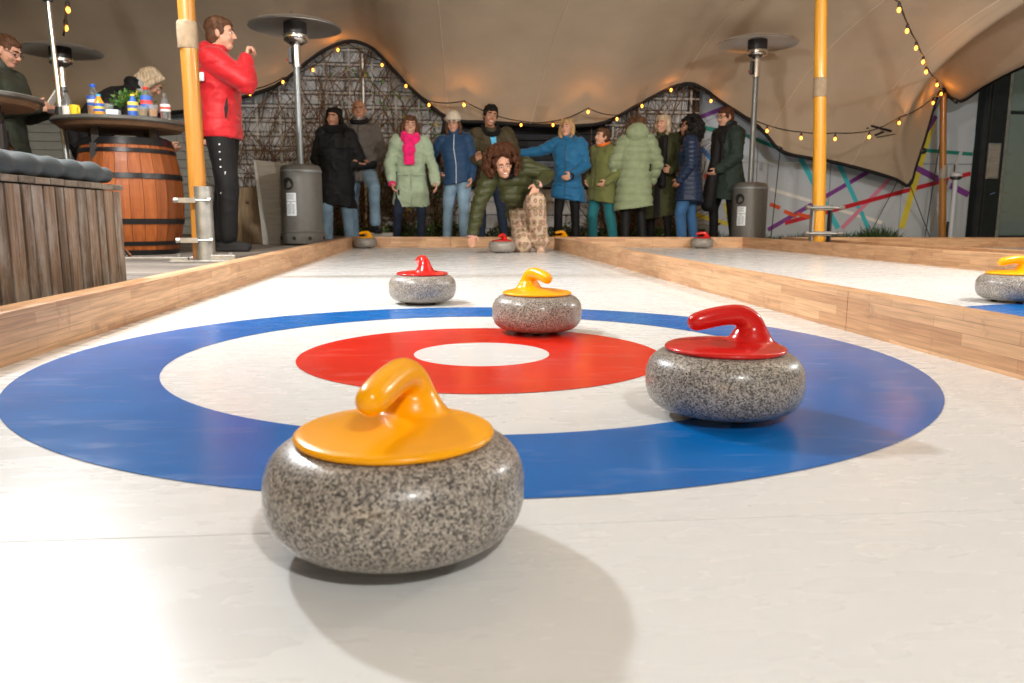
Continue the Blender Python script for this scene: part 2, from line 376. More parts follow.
M['interior'] = simple('room_wall', (.20, .29, .31), .8)
M['bulb'] = emis('bulb_glow', (1.0, .36, .045), 5)
M['flood_lens'] = emis('floodlight_lens', (1, .95, .88), 8)
M['wire'] = simple('black_cable', (.012, .011, .01), .6)
M['skin'] = simple('skin_light', (.58, .31, .21), .5, 0, .07, 30, .1, 200, .4)
M['skin2'] = simple('skin_tan', (.44, .22, .135), .5, 0, .07, 30, .1, 200, .4)
M['skin3'] = simple('skin_brown', (.28, .13, .075), .5, 0, .07, 30, .1, 200, .4)
for q in ('skin', 'skin2', 'skin3'):
    b = M[q].node_tree.nodes['Principled BSDF']; b.inputs['Subsurface Weight'].default_value = .08; b.inputs['Subsurface Radius'].default_value = (.012, .005, .003)
M['lip'] = simple('lips', (.42, .11, .09), .45, 0, .05); M['teeth'] = simple('teeth', (.75, .70, .62), .35, 0, .03)
M['eye_w'] = simple('eye_white', (.55, .52, .48), .3, 0, .02); M['eye_d'] = simple('iris', (.02, .013, .01), .15, 0, .1)
def hairm(name, c): return simple(name, c, .65, 0, .55, 60, .9, 200, .25, stretch=(1, 1, .25), bdist=.003)
M['h_black'] = hairm('black_hair', (.005, .004, .0035)); M['h_dark'] = hairm('dark_brown_hair', (.025, .012, .007))
M['h_brown'] = hairm('brown_hair', (.085, .038, .018)); M['h_blond'] = hairm('blond_hair', (.42, .26, .12)); M['h_ash'] = hairm('ash_blond_hair', (.45, .36, .25))
M['h_auburn'] = hairm('auburn_hair', (.062, .021, .008)); M['h_grey'] = hairm('grey_hair', (.25, .22, .2))
M['c_black'] = cloth('black_cloth', (.0045, .0045, .0055), .7); M['c_fur'] = cloth('black_fur', (.005, .0045, .005), .95, .4, .9, 160)
M['c_grey'] = cloth('taupe_cloth', (.12, .105, .095)); M['c_jeans'] = cloth('light_denim', (.20, .31, .42), .85, .3, .3, 300, .1, 6)
M['c_jeansd'] = cloth('dark_denim', (.012, .02, .04), .85, .3, .3, 300, .1, 6); M['c_jeansb'] = cloth('blue_denim', (.03, .10, .23), .85, .3, .3, 300, .1, 6)
M['c_mint'] = cloth('mint_wool', (.34, .43, .30)); M['c_pink'] = cloth('pink_knit', (.80, .015, .16), .9, .2, .6, 120)
M['c_navy'] = cloth('navy_jacket', (.010, .022, .055), .38); M['c_navyb'] = cloth('blue_jacket', (.009, .045, .115), .6)
M['c_cream'] = cloth('cream_knit', (.58, .50, .40), .9, .15, .6, 120); M['c_olivebr'] = cloth('waxed_olive', (.055, .042, .020), .7)
M['c_shirt'] = cloth('light_blue_shirt', (.10, .42, .68)); M['c_blue'] = cloth('petrol_blue_coat', (.008, .115, .26), .65)
M['c_parka'] = cloth('moss_parka', (.125, .14, .04), .75); M['c_teal'] = cloth('teal_trousers', (.01, .13, .155), .8)
M['c_sage'] = cloth('sage_puffer', (.22, .27, .155), .6); M['c_olive'] = cloth('olive_coat', (.038, .042, .014), .8)
M['c_dkgreen'] = cloth('dark_green_coat', (.020, .034, .027), .8); M['c_army'] = cloth('army_green_puffer', (.046, .052, .018), .42, .12, .15)
M['c_red'] = cloth('red_jacket', (.47, .008, .014), .5, .06); M['c_phone'] = cloth('dark_moss_jacket', (.035, .042, .03), .6)
M['c_white'] = cloth('white_trim', (.75, .78, .8)); M['c_rose'] = cloth('rose_cuff', (.62, .33, .33)); M['c_orange'] = cloth('orange_lining', (.75, .16, .02))
M['c_beige'] = cloth('beige_shoe', (.55, .36, .26)); M['snake'] = snake(); M['c_grey_l'] = cloth('light_grey_cloth', (.36, .36, .34))
def lq(name, c, r=.1): return simple(name, c, r, 0, .03, 5, 0, coat=.5)
M['glass'], n_, l_, b_ = newmat('clear_glass'); b_.inputs['Transmission Weight'].default_value = .9; b_.inputs['Roughness'].default_value = .05; b_.inputs['Base Color'].default_value = (.85, .9, .9, 1)
M['pane'], n_, l_, b_ = newmat('window_pane'); b_.inputs['Transmission Weight'].default_value = .75; b_.inputs['Roughness'].default_value = .03; b_.inputs['Base Color'].default_value = (.55, .68, .66, 1); b_.inputs['Specular IOR Level'].default_value = .9
M['orange_liq'] = lq('orange_juice', (.85, .32, .02)); M['cola'] = lq('dark_drink', (.06, .02, .01)); M['amber'] = lq('amber_drink', (.6, .3, .04))
M['cap_blue'] = lq('blue_cap', (.02, .12, .7), .35); M['cap_red'] = lq('red_cap', (.7, .03, .02), .35); M['cap_yel'] = lq('yellow_cap', (.85, .6, .03), .35); M['cap_cyan'] = lq('cyan_cap', (.03, .4, .75), .35)
M['lab_white'] = lq('white_label', (.75, .74, .7), .5); M['lab_blue'] = lq('blue_label', (.03, .12, .5), .5); M['lab_yel'] = lq('yellow_label', (.8, .6, .1), .5); M['lab_red'] = lq('red_label', (.7, .05, .04), .5)
STR = {k: simple('stripe_'+k, v, .5, 0, .05) for k, v in dict(purple=(.20, .045, .28), red=(.55, .012, .03), teal=(.01, .24, .19), blue=(.01, .17, .5), orange=(.72, .09, .025), yellow=(.72, .60, .06), white=(.78, .78, .76), cyan=(.05, .50, .58), pink=(.68, .24, .36), pale=(.52, .55, .57)).items()}

# ================================================================ setting
g = MB(); g.add([(-120, -120, -.05), (120, -120, -.05), (120, 120, -.05), (-120, 120, -.05)], [(0, 1, 2, 3)]); setp(g.build('ground', M['ground']), kind='structure')
XL, XC, XC2, X2R, X2R2, YF = -1.045, 1.29, 1.375, 3.755, 3.84, 9.45
def rink(name, x0, x1, y0, y1, seams):
    base = MB(); base.box(((x0+x1)/2, (y0+y1)/2, -.03), (x1-x0, y1-y0, .03)); b = base.build(name, M['rubber']); setp(b, kind='structure')
    ys = [y0]+seams+[y1]
    for i in range(len(ys)-1):
        p = MB(); a, c = ys[i]+.0006, ys[i+1]-.0006
        p.box(((x0+x1)/2, (a+c)/2, -.007), (x1-x0, c-a, .014)); p.build('ice_panel', M['ice'], b, bevel=.0008, seg=1)
    return b
seams = [-.96+1.81*k for k in range(0, 6)]
rink1 = rink('ice_rink', XL, XC, -2.6, YF, seams)
rink2 = rink('ice_rink', XC2, X2R, -2.6, YF, seams)
rink3 = rink('ice_rink', 4.39, 8.2, 1.0, YF, [3.5, 5.9, 7.7])
def ring(name, c, r0, r1, mat, parent, z=.0011, n=160):
    v = []; f = []
    if r0 > 0:
        for k in range(n):
            a = 2*PI*k/n; v += [(c[0]+r0*math.cos(a), c[1]+r0*math.sin(a), z), (c[0]+r1*math.cos(a), c[1]+r1*math.sin(a), z)]
        f = [(2*k, 2*k+1, (2*k+3) % (2*n), (2*k+2) % (2*n)) for k in range(n)]
    else:
        v = [(c[0]+r1*math.cos(2*PI*k/n), c[1]+r1*math.sin(2*PI*k/n), z) for k in range(n)]; f = [tuple(range(n))]
    b = MB(); b.add(v, f); return b.build(name, mat, parent, fix=False)
for c, rk in (((.101, 2.003), rink1), ((2.585, 2.0), rink2)):
    ring('blue_ring', c, .7753, 1.0688, M['ice_blue'], rk)
    ring('red_ring', c, .1777, .4737, M['ice_red'], rk)
    ring('white_button', c, 0, .1777, M['ice_button'], rk)
# rails
def rail(label, x0, x1, y0, y1, cuts, axis='y', group='wooden rink rails', z0=-.02, z1=.127):
    cx, cy = (x0+x1)/2, (y0+y1)/2
    t = thing('rink_rail', label, 'rail', (cx, cy, 0), 0, group)
    ends = [y0]+cuts+[y1] if axis == 'y' else [x0]+cuts+[x1]
    for i in range(len(ends)-1):
        a, c = ends[i]+.001, ends[i+1]-.001
        b = MB()
        if axis == 'y': b.box((0, (a+c)/2-cy, (z0+z1)/2), (x1-x0, c-a, z1-z0))
        else: b.box(((a+c)/2-cx, 0, (z0+z1)/2), (c-a, y1-y0, z1-z0))
        b.build('rail_section', M['lam_'+axis], t, bevel=.003, seg=2)
    return t
rail('laminated wooden rail along the left edge of the front rink', XL-.09, XL, -2.6, YF, [-1.0, 3.16, 6.3])
rail('laminated wooden rail between the front rink and the rink to its right', XC, XC2, -2.6, 8.9, [-.8, 2.35, 5.5, 7.4])
rail('wooden end rail across the far end of the front rink before the people', XL-.09, XC2, YF, YF+.09, [.1], 'x')
rail('wooden end rail behind the far red stone of the second rink', XC2+.002, X2R, YF, YF+.09, [2.6], 'x')
rail('wooden rail on the right side of the second rink, before the yellow tent pole', X2R, X2R2, -2.6, YF+.09, [-.2, 2.9, 5.6, 7.2])
rail('wooden rail nearest the right glass building, starting the third rink', 4.30, 4.388, 1.0, YF+.09, [3.0, 6.0], 'y')
rail('wooden end rail across the far end of the third rink at the right', 4.39, 8.2, YF, YF+.09, [6.2], 'x')
wk = MB(); wk.box((4.07, 4.6, .04), (.455, 9.8, .06)); setp(wk.build('walkway', M['walk']), kind='structure')

# deck at the left
dk = MB(); dk.box((-5.2, 5.9, 0.0), (8.1, 12.6, .10)); deck = dk.build('deck', M['mortar']); setp(deck, kind='structure')
bd = MB(); bd.box((0, 0, 0), (8.08, .137, .03)); bme = bd.mesh('deck_board', M['deck'])
y = -.3
while y < 12.0:
    link_mesh('deck_board', bme, deck, (-5.2, y, .076)); y += .144

# ---------------------------------------------------------------- tent
EDGE = [(-8.0, 10.3, 1.75), (-6.8, 10.4, 1.70), (-5.49, 10.5, 1.67), (-4.77, 10.5, 1.655), (-4.17, 10.5, 1.61), (-3.55, 10.5, 1.66), (-3.1, 10.5, 1.73), (-2.62, 10.5, 1.86), (-2.11, 10.5, 2.03), (-1.72, 10.5, 2.32), (-1.45, 10.5, 2.50), (-1.15, 10.5, 2.60), (-.9, 10.5, 2.54), (-.71, 10.5, 2.38), (-.33, 10.5, 1.99), (.12, 10.5, 1.655), (.6, 10.5, 1.62), (1.18, 10.5, 1.59), (1.72, 10.5, 1.585), (2.19, 10.5, 1.64), (2.66, 10.5, 1.89), (3.05, 10.5, 2.09), (3.33, 10.5, 2.16), (3.55, 10.5, 2.08), (3.76, 10.5, 1.94), (4.33, 10.5, 1.60), (4.64, 10.5, 1.30), (5.0, 10.5, 1.21), (5.36, 10.5, 1.16), (5.95, 10.5, 1.03), (6.35, 10.5, .92), (6.55, 10.5, .84), (6.62, 10.5, 1.10), (6.72, 10.5, 1.48), (6.84, 10.5, 2.02), (6.93, 10.5, 2.15), (7.02, 10.5, 2.06), (7.15, 10.4, 1.98), (7.2, 10.0, 2.13), (7.25, 9.4, 2.26), (7.35, 8.0, 2.45), (7.5, 5.5, 2.6), (7.6, 2.5, 2.7), (7.7, -2.2, 2.9)]
def catmull(P, per):
    out = []
    for i in range(len(P)-1):
        p0, p1, p2, p3 = P[max(i-1, 0)], P[i], P[i+1], P[min(i+2, len(P)-1)]
        for k in range(per):
            t = k/per; out.append(tuple(.5*((2*b)+(-a+c)*t+(2*a-5*b+4*c-d)*t*t+(-a+3*b-3*c+d)*t**3) for a, b, c, d in zip(p0, p1, p2, p3)))
    out.append(tuple(P[-1])); return out
edge = catmull(EDGE, 4)
SC = 1.10      # the tent edge stands just behind the people, in front of the walls
edge = [(x*SC, y*SC, CAM_H+(z-CAM_H)*SC) for x, y, z in edge]
NU = len(edge); NV = 46
iback = next(i for i, e in enumerate(edge) if e[0] >= 6.93*SC)
def front(u):           # end of every strip towards and past the camera
    e = edge[u]
    if u <= iback: x = -7.6 + (e[0]/SC+8.0)/14.93*14.4
    else: x = 6.8 + (u-iback)/(NU-1-iback)*.9
    return Vector((x, -2.2, 3.15 - .02*abs(x)))
can_v = []
wr = sines(3, 1.5, 5, 8)
for u in range(NU):
    E = Vector(edge[u]); Fr = front(u)
    k = .74 if u <= iback else max(.12, .74-.07*(u-iback))
    if E.x > 5 and u <= iback: k = .74 - .22*min(1, (E.x-5)/2.2)
    D = E.y - Fr.y
    for v in range(NV):
        s = (v/(NV-1))**1.7; d = s*D
        gx = s**.9
        gz = (1-math.exp(-k*d))/(1-math.exp(-k*D)) if D > .1 else 0
        p = Vector((E.x+(Fr.x-E.x)*gx, E.y-d, E.z+(Fr.z-E.z)*gz))
        w = min(d/.6, 1)*math.exp(-d/3)
        p.z += .018*math.sin(u*1.3+2*math.sin(u*.37))*w + .010*math.sin(u*2.9)*math.exp(-d/.7)*min(d/.2, 1)
        if p.x < -3: p.z += .03*math.sin((p.x*1.4 + p.y*2.2)*2.2)*min(1, (-3-p.x)/1.5)*w*1.5
        if E.x > 5.4:
            cw = (min(1, (E.x-5.4)/1.7)**1.5 if u <= iback else math.exp(-(u-iback)/7))
            p.x -= 1.35*cw*(1-math.exp(-d/1.1))*math.exp(-d/6)
        can_v.append(p)
def can(u, v): return can_v[u*NV+v]
tent = thing('stretch_tent', 'beige stretch tent canopy with black hem hanging over the rinks and the people', 'tent', (0, 0, 0))
b = MB(); b.add(can_v, [(u*NV+v, (u+1)*NV+v, (u+1)*NV+v+1, u*NV+v+1) for u in range(NU-1) for v in range(NV-1)])
cn = b.build('canopy', M['canopy'], tent, smooth=True, fix=False)
hem = MB(); hem.tube([Vector(e)+Vector((0, .01, -.012)) for e in edge], .030, 8); hem.build('hem', M['black'], tent, smooth=True)
def strip(u0, v0, u1, v1, w, off, n=40):
    b = MB(); vs = []
    for i in range(n+1):
        t = i/n; fu = u0+(u1-u0)*t; fv = v0+(v1-v0)*t
        def at(fu, fv):
            a, c = int(min(fu, NU-1.001)), int(min(fv, NV-1.001)); ft, gt = fu-a, fv-c
            return (can(a, c)*(1-ft)+can(a+1, c)*ft)*(1-gt)+(can(a, c+1)*(1-ft)+can(a+1, c+1)*ft)*gt
        p = at(fu, fv); q = at(min(fu+.3, NU-1.01), fv); s = (q-p).normalized()*w
        vs += [p-s+Vector((0, 0, -off)), p+s+Vector((0, 0, -off)), p+s*.3+Vector((0, 0, -off-.004))]
    b.add(vs, [(3*i, 3*i+3, 3*i+5, 3*i+2) for i in range(n)]+[(3*i+2, 3*i+5, 3*i+4, 3*i+1) for i in range(n)]); return b
def uat(x): return min(range(iback), key=lambda i: abs(edge[i][0]-x*SC))
for x0, du in ((-2.6, -3), (.15, -4), (1.15, 4), (3.2, 7), (4.4, 9), (5.6, 9)):
    strip(uat(x0), .2, uat(x0)+du, NV-2, .006, .006).build('seam', M['seam'], tent)
for x0 in (-.45, .62, 1.30, 2.62, -2.55):
    u = uat(x0); strip(u, .3, u, 4.2, .075, .007, 6).build('reinforcement_patch', M['patch'], tent)
# printed mark on the canopy near the corner
mk = MB(); q0 = (5.55, 10.28, 1.44)
cpt = Vector((5.62, 10.15, 1.52))
def can_near(x, y):
    best = min(can_v, key=lambda p: (p.x-x)**2+(p.y-y)**2); return best
uu = uat(6.12)
pA, pB, pC = can(uu, 7), can(uu+3, 7), can(uu, 12)
ex = (pB-pA).normalized(); ey = (pC-pA); ey = (ey-ex*ey.dot(ex)).normalized(); nn = ex.cross(ey); nn = nn if nn.z < 0 else -nn
o0 = pA+nn*.02
def bar(a, c, w):
    a = Vector(a); c = Vector(c); d = (c-a).normalized(); p = Vector((-d.y, d.x))*w
    mk.add([o0+ex*q[0]+ey*q[1] for q in (a-p, c-p, c+p, a+p)], [(0, 1, 2, 3)])
bar((-.16, .02), (.12, .13), .022); bar((-.16, -.04), (-.02, -.13), .022); bar((.02, -.10), (.05, .05), .018); bar((.06, -.12), (.19, .12), .008)
mk.build('printed_mark', M['black'], tent)
# guy ropes of the low corner
for pts in ([(6.55, 10.5, .84), (7.35, 11.1, .02)], [(4.64, 10.5, 1.30), (4.66, 10.7, 0)], [(7.0, 10.5, 2.1), (7.1, 10.9, .02)], [(6.9, 10.5, 2.0), (6.2, 10.9, .02)]): MB().tube([(a*SC, b_*SC, c*SC-.03) for a, b_, c in pts], .007, 6).build('guy_rope', M['wire'], tent)
for p in ((6.55, 10.5, .88), (4.64, 10.5, 1.33), (.06, 10.5, 1.63), (7.1, 10.45, 1.98), (6.7, 10.49, 1.3)):
    b = MB(); b.ell((p[0]*SC, p[1]*SC, CAM_H+(p[2]-CAM_H)*SC), (.06, .03, .05)); b.build('corner_clamp', M['black_m'], tent, smooth=True)
b = MB(); b.tube([(.055, 11.55, 1.72), (-.12, 11.8, .9)], .03, 8); b.build('strap', M['black'], tent)

# poles ---------------------------------------------------------------
def taper(p0, p1, r0, r1, n=16, k=24, wob=.004, seed=1):
    f = sines(seed, .8, 2.4, 4); pts = []; rad = []
    for i in range(k+1):
        t = i/k; p = Vector(p0).lerp(Vector(p1), t); pts.append(p+Vector((f(np.array([[p.z, 0, 0]]))[0]*wob, f(np.array([[0, p.z, 1]]))[0]*wob, 0))); rad.append((r0+(r1-r0)*t)*(1+.02*math.sin(i*2.1)))
    return MB().tube(pts, rad, n)
def pole_frac(p0, p1, z):
    t = (z-p0[2])/(p1[2]-p0[2]); return Vector(p0).lerp(Vector(p1), t)
# left pole (base on deck)
lb, lt = Vector((-1.415, 4.76, .09)), Vector((-1.44, 4.76, 3.0))
pl = thing('tent_pole', 'thick varnished wooden tent pole in a steel foot, left front beside the man in red', 'pole', lb, 0, 'wooden tent poles')
taper((-.012, 0, .02), (-.025, 0, 2.92), .049, .046, seed=2).build('shaft', M['pole'], pl, smooth=True, fix=False)
b = MB(); b.lathe([(.053, 1.21), (.056, 1.215), (.055, 1.26), (.057, 1.30), (.055, 1.355), (.053, 1.36)], (-.018, 0, 0), 20); b.build('tape_wrap', M['rope'], pl, smooth=True)
b = MB(); b.tube([(.028, -.04, 0), (.028, -.04, .44)], .050, 20); b.build('steel_foot', M['galv'], pl, auto=40)
b = MB(); b.box((0, 0, .008), (.34, .2, .012)); b.box((.12, -.06, .03), (.16, .03, .03)); b.box((-.12, -.06, .022), (.1, .03, .02)); b.build('base_plate', M['galv'], pl, bevel=.003)
for z in (.13, .36):
    b = MB(); b.tube([(-.12, -.085, z), (.08, -.085, z)], .008, 8); b.box((-.05, -.07, z), (.1, .05, .028)); b.tube([(-.125, -.085, z), (-.10, -.085, z)], .016, 6); b.tube([(.065, -.085, z), (.085, -.085, z)], .016, 6); b.build('bolt_clamp', M['galv'], pl, auto=35)
for x, yy, z in ((.17, -.06, .03), (-.15, .02, .02), (.14, .05, .02)):
    b = MB(); b.tube([(x, yy, z-.02), (x, yy, z+.03)], .012, 6); b.build('bolt', M['galv'], pl, auto=35)
# right pole
rb = Vector((3.965, 7.9, .05))
pr = thing('tent_pole', 'bright yellow varnished tent pole clamped between steel plates behind the second rink', 'pole', rb, 0, 'wooden tent poles')
taper((0, 0, .0), (-.16, 0, 2.95), .068, .058, seed=5, wob=.006).build('shaft', M['pole_y'], pr, smooth=True, fix=False)
b = MB(); b.lathe([(.067, 1.54), (.070, 1.545), (.069, 1.6), (.070, 1.725), (.067, 1.73)], (-.088, 0, 0), 20); b.build('tape_wrap', M['rope'], pr, smooth=True)
for x in (-.095, .10):
    b = MB(); b.box((x, -.02, .22), (.018, .07, .46)); b.build('side_plate', M['galv'] if x < 0 else M['black_m'], pr, bevel=.002)
for z in (.155, .42):
    b = MB(); b.tube([(-.19, -.09, z), (.20, -.09, z)], .012, 8); b.tube([(-.20, -.09, z), (-.16, -.09, z)], .024, 6); b.tube([(.16, -.09, z), (.21, -.09, z)], .024, 6); b.box((0, -.075, z), (.2, .012, .045)); b.build('bolt_clamp', M['galv'], pr, auto=35)
# far right pole
fb = Vector((7.84, 11.57, 0))
pf = thing('tent_pole', 'thin wooden tent pole with grey tape holding up the far right tent peak', 'pole', fb, 0, 'wooden tent poles')
taper((0, 0, 0), (-.20, 0, 2.30), .055, .047, seed=9).build('shaft', M['pole'], pf, smooth=True, fix=False)
b = MB(); b.lathe([(.057, .98), (.059, .99), (.059, 1.17), (.057, 1.18)], (-.09, 0, 0), 16); b.build('tape_wrap', M['board_grey'], pf, smooth=True)
b = MB(); b.ell((-.20, 0, 2.30), (.09, .06, .06)); b.build('pole_cap', M['black_m'], pf, smooth=True)
b = MB(); b.box((.14, .05, .15), (.08, .08, .35)); b.tube([(.12, .02, 0), (.10, .02, 1.2)], .012, 8); b.build('ratchet_strap', M['black_m'], pf, bevel=.01)

# floodlights with their own light -------------------------------------
FL = ['above the barrel tables at the left, out of frame', 'above the third rink at the right, out of frame', 'added as unseen fill over the left rail of the front rink', 'added as unseen fill over the right rail of the second rink', 'added as unseen fill behind the camera']
for (x, yy, z, aim, pw, c), wh in zip(FLOODS, FL):
    p = Vector((x, yy, z)); d = (Vector(aim)-p).normalized()
    t = thing('floodlight', 'black tent floodlight '+wh, 'floodlight', p, 0, 'tent floodlights')
    q = d.to_track_quat('-Z', 'Y').to_matrix()
    b = MB(); 
    for cc, dd in (((0, 0, .04), (.22, .16, .05)), ((.115, 0, .01), (.012, .17, .05)), ((-.115, 0, .01), (.012, .17, .05)), ((0, .082, .01), (.22, .012, .05)), ((0, -.082, .01), (.22, .012, .05))): b.box(q @ Vector(cc), dd, q)
    b.build('housing', M['black_m'], t)
    b = MB(); b.box(q @ Vector((0, 0, .012)), (.21, .15, .004), q); b.build('lens', M['flood_lens'], t)
    b = MB(); b.tube([q @ Vector((0, 0, .06)), q @ Vector((0, 0, .14)), (q @ Vector((0, 0, .14)))+Vector((0, 0, 1.2 if yy < 3 else .3))], .012, 8); b.build('bracket', M['black_m'], t)
    ld = bpy.data.lights.new('flood', 'AREA'); ld.shape = 'RECTANGLE'; ld.size = .24; ld.size_y = .18; ld.energy = pw; ld.color = c; ld.spread = R(175)
    lo = bpy.data.objects.new('flood_light', ld); col.objects.link(lo); lo.parent = t; lo.rotation_euler = q.to_euler(); lo.location = d*.002

# string lights ---------------------------------------------------------
def string_light(label, pts, bulbs, light=(), sag=.05, drop=.055):
    if pts[0][1] > 7 or pts[-1][1] > 7 or len(bulbs) > 2:
        f_ = lambda a: (a[0]*SC, a[1]*SC, CAM_H+(a[2]-CAM_H)*SC)
        pts = [f_(a) for a in pts]; bulbs = [f_(a) for a in bulbs]
    t = thing('string_light', label, 'string light', pts[0], 0, 'strings of warm bulbs')
    o = Vector(pts[0]); path = []
    for i in range(len(pts)-1):
        a, c = Vector(pts[i])-o, Vector(pts[i+1])-o
        for k in range(6):
            s = k/6; p = a.lerp(c, s); p.z -= sag*4*s*(1-s)*(c-a).length; path.append(p)
    path.append(Vector(pts[-1])-o)
    MB().tube(path, .008, 6).build('cable', M['wire'], t, smooth=True, fix=False)
    for i, bb in enumerate(bulbs):
        p = Vector(bb)-o
        q = min(path, key=lambda w: (w-p).length)
        b = MB(); b.lathe([(.012, .02), (.015, .024), (.015, .055), (.008, .062)], p, 10); b.tube([p+Vector((0, 0, .055)), q], .006, 5); b.build('bulb_socket', M['wire'], t, smooth=True)
        b = MB(); b.lathe([(.003, -.024), (.011, -.019), (.0165, -.006), (.016, .006), (.011, .018), (.009, .024)], p, 12); b.build('bulb', M['bulb'], t, smooth=True)
        ld = bpy.data.lights.new('bulb_light', 'POINT'); ld.energy = light[i] if i < len(light) else .25; ld.color = (1, .36, .05); ld.shadow_soft_size = .022
        lo = bpy.data.objects.new('bulb_light', ld); col.objects.link(lo); lo.parent = t; lo.location = p+Vector((0, -.035, .0)); 
def low(p, d=.05): return (p[0], p[1], p[2]+d)
B1 = [(-2.382, 10.3, 1.882), (-1.971, 10.3, 2.034), (-1.595, 10.3, 2.186), (-1.29, 10.4, 2.454)]
string_light('orange bulbs along the tent edge from the man in red up to the left arch', [low((-3.4, 10.4, 1.62))]+[low(p) for p in B1]+[(-1.15, 10.44, 2.54)], B1, (.6, .3, .3, 1.2))
B2 = [(-.741, 10.4, 2.282), (-.442, 10.4, 2.029), (-.149, 10.3, 1.784), (.291, 10.0, 1.749), (1.049, 10.4, 1.563), (1.473, 10.4, 1.569), (1.863, 10.0, 1.688), (2.306, 10.3, 1.645), (2.636, 10.3, 1.815), (3.048, 10.4, 2.04)]
string_light('string of orange bulbs draped along the tent edge above the group of people', [(-1.15, 10.44, 2.54)]+[low(p) for p in B2]+[(3.3, 10.45, 2.12)], B2, (.2, .2, .4, 2.4, .2, .2, 2.4, .3, .3, .6))
B3 = [(3.599, 10.4, 1.909), (4.057, 9.6, 1.439), (4.363, 9.3, 1.328), (4.692, 9.1, 1.301), (5.116, 9.1, 1.329), (5.66, 9.4, 1.535), (6.535, 10.1, 1.887)]
string_light('orange bulbs hanging below the canopy from the right heater to the far right pole', [(3.3, 10.45, 2.12)]+[low(p, .07) for p in B3]+[(6.93, 10.45, 2.10)], B3, (.5, 1.3, .8, .6, 1.4, 1.2, 1.0), .03)
B4 = [(6.768, 10.3, 2.037), (6.504, 10.0, 2.101), (6.083, 9.6, 2.185), (5.844, 9.3, 2.244), (5.493, 8.9, 2.316), (5.126, 8.5, 2.404), (4.719, 8.0, 2.487)]
B4 = [B4[0]]+[(x*f, y*f, CAM_H+(z-CAM_H)*f) for (x, y, z), f in zip(B4[1:], (.92, .87, .84, .81, .80, .80))]
string_light('orange bulbs running from the far right pole up towards the top of the photo', [(6.93, 10.45, 2.12)]+[low(p, .06) for p in B4]+[(3.6, 6.2, 2.10), (3.5, 5.9, 2.3)], B4, (1, 1, 1.5, .8, .3, .2, .2), .02)
B5 = [(-2.83, 6.5, 1.915), (-2.856, 6.5, 1.783)]
string_light('short string of two orange bulbs clipped to the steel stand at top left', [(-2.80, 6.5, 2.5), low(B5[0]), (-2.87, 6.48, 1.72)], B5, (.3, .3), .0)

# ---------------------------------------------------------------- back walls
YB = 12.0
wall = thing('garden_wall', 'pale painted block wall behind the people, partly covered by dry creepers', 'wall', (0, YB, 0))
b = MB(); b.box((.4, .17, 1.6), (7.2, .2, 3.3)); b.build('wall_core', M['mortar'], wall)
bl = []
for k in range(4):
    q = MB(); w = .405; h_ = .19
    q.box((0, 0, 0), (w, .09, h_)); me = q.mesh('block', M['block'])
    bm = bmesh.new(); bm.from_mesh(me); bmesh.ops.bevel(bm, geom=bm.edges[:], offset=.012, segments=1, affect='EDGES')
    for v in bm.verts: v.co += Vector((random.uniform(-.004, .004), random.uniform(-.008, .008), random.uniform(-.004, .004)))
    bm.to_mesh(me); bm.free(); bl.append(me)
q = MB(); q.box((0, 0, 0), (.195, .09, .19)); half = q.build('block', M['block'], wall, bevel=.012, seg=1); half.location = (3.69, .05, .3); half = half.data
for r in range(16):
    if r == 1: pass
    for k in range(18):
        x = -3.08+k*.417+(.21 if r % 2 else 0); z = .1+r*.2
        if .25 < x < 2.45 and z > .85: continue
        if x > 3.7:
            if r % 2 and r != 1 and k == 16: link_mesh('block', half, wall, (3.69, .05, z))
            continue
        link_mesh('block', random.choice(bl), wall, (x, .05+random.uniform(-.012, .012), z))
sh = thing('roller_shutter', 'dark horizontal slatted shutter behind the man with the fur collar', 'shutter', (1.33, YB-.05, 0))
q = MB(); q.box((0, 0, 0), (2.44, .03, .085)); sm = q.mesh('slat', M['shutter']); sml = q.mesh('slat', M['shutter_lit'])
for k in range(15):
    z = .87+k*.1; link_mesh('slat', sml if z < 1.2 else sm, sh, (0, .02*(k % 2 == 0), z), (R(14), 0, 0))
for x in (-1.24, 1.24): MB().box((x, 0, 1.6), (.06, .08, 1.6)).build('side_rail', M['shutter'], sh)
# lattice
lat = thing('garden_lattice', 'weathered lattice of thin bars fixed over the block wall behind the left group', 'lattice', (0, YB-.12, 0))
qv = MB(); qv.box((0, 0, 0), (.028, .018, 2.9)); mv = qv.mesh('upright_bar', M['lattice']); qh = MB(); qh.box((0, 0, 0), (3.0, .014, .02)); mh = qh.mesh('cross_bar', M['lattice'])
qw = MB(); qw.box((0, 0, 0), (1.45, .014, .02)); mw = qw.mesh('cross_bar', M['lattice'])
for k in range(10): link_mesh('upright_bar', mv, lat, (-3.0+k*.335, 0, 1.5))
for k in range(4): link_mesh('upright_bar', mv, lat, (2.6+k*.4, 0, 1.5))
for k in range(14): link_mesh('cross_bar', mh, lat, (-1.5, -.018, .15+k*.2)); link_mesh('cross_bar', mw, lat, (3.2, -.018, .15+k*.2))
b = MB(); b.tube([(-1.12, -.06, 0), (-1.12, -.06, 2.7)], .035, 10); b.build('drainpipe', M['galv'], lat, auto=40)
